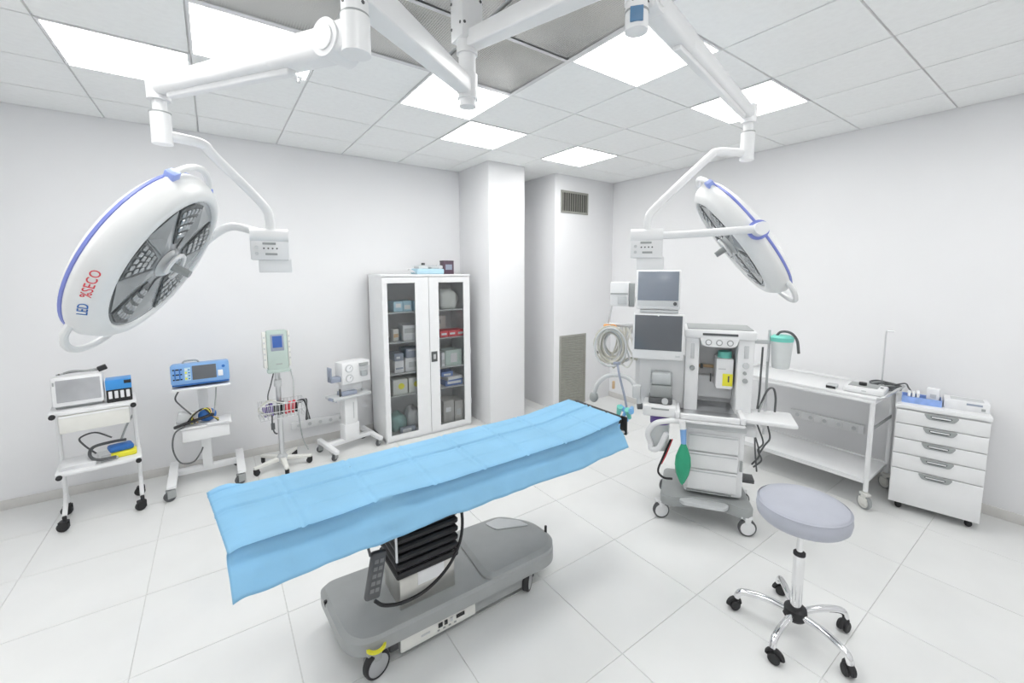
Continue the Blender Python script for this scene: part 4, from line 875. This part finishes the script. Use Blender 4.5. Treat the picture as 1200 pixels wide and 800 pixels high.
# ------------------------------------------------------------------ stand with blue lcd
t = thing('monitor_stand', 'grey rolling pole stand with wire basket below the blue display', 'stand', (.42, 4.42, 0))
MB().cyl((0, 0, .09), (0, 0, .93), .022, n=18).build('pole', ALU, t); MB().lathe([(0, .06), (.05, .06), (.05, .10), (.03, .13), (0, .13)], 20).build('hub', LGREY, t); MB().cyl((0, 0, .78), (0, 0, .84), .032, n=18).build('pole_collar', LGREY, t)
for k in range(5):
    a = R(200+72*k); A = Matrix.Rotation(a, 4, 'Z'); b = MB(A); arm_box(b, (.02, 0, .088), (.25, 0, .075), .05, .035, .035, .025, .008); b.build('leg', CREAM, t)
    c, s = .235*math.cos(a), .235*math.sin(a); caster(t, c, s, .026, BLACK, 30+60*k, .07)
for z in (.50, .56, .63): MB().tube([(-.16, -.10, z), (.2, -.10, z), (.2, .10, z), (-.16, .10, z)], .0045, 6, closed=True).build('basket_wire', ALU, t)
for k in range(13): x = -.16+k*.03; MB().tube([(x, -.10, .63), (x, -.10, .50), (x, .10, .50), (x, .10, .63)], .003, 5).build('basket_wire', ALU, t)
t = thing('nerve_monitor', 'pale green upright unit with blue lit display on pole stand', 'monitor', (.43, 4.42, .93))
QM = T(0, -.02, 0) @ rot('X', -5); MB(QM).box(-.085, .085, -.045, .045, .0, .37, bev=.018).build('housing', pm('sage_plastic', (.50, .60, .56), .4), t); MB(QM).box(-.115, -.083, -.035, .04, .03, .36, bev=.01).build('side_wing', CREAM, t); MB(QM).box(.083, .105, -.035, .04, .03, .36, bev=.01).build('side_wing', CREAM, t)
sc = MB(QM).box(-.052, .052, -.05, -.044, .18, .33, bev=.004).build('bezel', SLATE, t); MB(QM).box(-.038, .038, -.0515, -.0495, .21, .315).build('display', LCD, sc); MB(QM).box(-.02, .03, -.0475, -.044, .055, .064).build('logo', MGREY, t)
for k in range(5):
    MB(QM).box(-.108, -.095, -.04, -.034, .10+.05*k, .115+.05*k).build('port', LGREY, t); MB(QM).box(.09, .102, -.04, -.034, .10+.05*k, .115+.05*k).build('port', LGREY, t)
MB(QM).box(-.09, .09, -.05, .05, -.02, .012, bev=.008).build('foot', pm('sage_plastic', (.50, .60, .56), .4), t)
t = thing('lead_holder', 'purple and red connectors with black leads in wire basket', 'cables', (.43, 4.42, .504))
cols = [PURPLE, PURPLE, PURPLE, BLACK, DGREY, BLACK, RED, RED, RED, BLACK]
for k in range(10):
    x = -.13+k*.028; MB(T(x, -.06+.02*(k % 2), .02) @ rot('Y', -6+k*1.5)).box(-.011, .011, -.02, .02, 0, .09+.012*(k % 3), bev=.003).build('connector', cols[k], t)
for k in range(4): cable('lead', [(.1+.02*k, -.05, .1), (.17+.01*k, -.11, .14), (.20, -.12, .06), (.19+.01*k, -.12, -.05), (.21, -.12, -.03)], .007, [BLACK, DGREY, MGREY, BLACK][k], t)
cable('lead', [(.13, -.09, .05), (.14, -.12, -.12), (.16, -.11, -.25), (.20, -.08, -.36)], .006, MGREY, t); cable('lead', [(-.08, -.11, .04), (-.085, -.125, -.06), (-.07, -.12, -.12), (-.05, -.11, -.14)], .007, DGREY, t); MB(T(-.08, -.125, -.06)).box(-.015, .015, -.01, .01, -.03, .03, bev=.004).build('clip', DGREY, t)
cable('lead', [(.10, .0, .42), (.115, -.02, .30), (.11, -.02, .15), (.10, -.02, .1)], .008, LGREY, t); cable('lead', [(-.04, .0, .40), (-.07, -.03, .30), (-.10, -.05, .2), (-.09, -.05, .1)], .006, DGREY, t)
for k in range(3): cable('lead', [(-.15+.03*k, -.08, .03), (-.18, -.09, .1), (-.10, -.08, .15+.01*k), (-.02, -.08, .14), (.05, -.08, .12)], .006, [CREAM, LGREY, COIL][k], t)
# ------------------------------------------------------------------ gauge stand
loc = (1.045, 4.47, 0); t = thing('gauge_stand', 'white column stand with H-shaped foot beside the glass cabinet', 'stand', loc, R(14)); G = T(*loc) @ rot('Z', 14)
for s in (-1, 1):
    b = MB(); arm_box(b, (s*.235, .19, .11), (s*.235, -.20, .085), .05, .05, .045, .04, .01); b.build('foot_beam', WHITE, t)
    caster(t, s*.235, -.15, .032, MGREY, 200, .08, DGREY); caster(t, s*.235, .15, .032, MGREY, 160, .08, DGREY)
MB().box(-.235, .235, -.03, .04, .085, .125, bev=.008).build('cross_bar', WHITE, t); MB().box(-.08, .08, -.05, .06, .12, .28, bev=.008).build('lower_column', WHITEP, t); MB().box(-.068, .068, -.045, .055, .27, .56, bev=.008).build('upper_column', WHITE, t); MB().box(.02, .028, -.047, -.044, .33, .50).build('slot', LGREY, t)
MB().box(-.20, .20, -.10, .09, .56, .585, bev=.006).build('tray', LGREY, t); MB().box(-.10, .06, -.07, .05, .585, .625, bev=.01).build('blue_pad', SLATE, t); MB().box(-.08, .14, -.02, .04, .62, .71, bev=.006).build('neck', WHITEP, t); MB(T(-.19, -.05, .57) @ rot('Y', 25)).box(-.035, .035, -.03, .03, -.014, .014, bev=.006).build('side_clamp', SLATE, t)
MB().box(-.115, -.10, -.05, -.03, .585, .66, bev=.003).build('clip', DGREY, t); MB().cyl((.15, 0, .585), (.15, 0, .72), .006, n=8).build('rod', ALU, t)
hb = MB().box(-.10, .20, -.09, .07, .705, .925, bev=.014).build('gauge_box', WHITEP, t)
for z in (.865, .765):
    MB(T(-.03, -.0905, z) @ rot('X', 90)).lathe([(0, .008), (.032, .008), (.038, .010), (.040, .0)][::-1], 22).build('gauge', LGREY, hb); MB(T(-.03, -.1, z) @ rot('X', 90)).lathe([(0, .001), (.03, .0)][::-1], 22).build('gauge_dial', PAPER, hb); MB(T(-.03, -.1018, z) @ rot('Y', 40)).box(-.002, .002, -.0005, .0005, 0, .024).build('needle', DGREY, hb)
MB(T(.125, -.085, .77)).lathe([(0, 0), (.04, 0), (.046, .01), (.046, .11), (0, .11)], 20).build('jar', CLEAR, hb); MB(T(.125, -.085, .88)).lathe([(0, 0), (.05, 0), (.05, .022), (0, .022)], 20).build('jar_lid', MGREY, hb); MB(T(.125, -.085, .772)).lathe([(0, 0), (.036, 0), (.036, .05), (0, .05)], 20).build('jar_filter', LGREY, hb)
b = MB(); b.box(-.20, -.19, -.06, .02, .75, .89, bev=.003); b.box(-.20, -.10, -.06, .02, .74, .79, bev=.004); b.build('side_holder', SLATE, t)
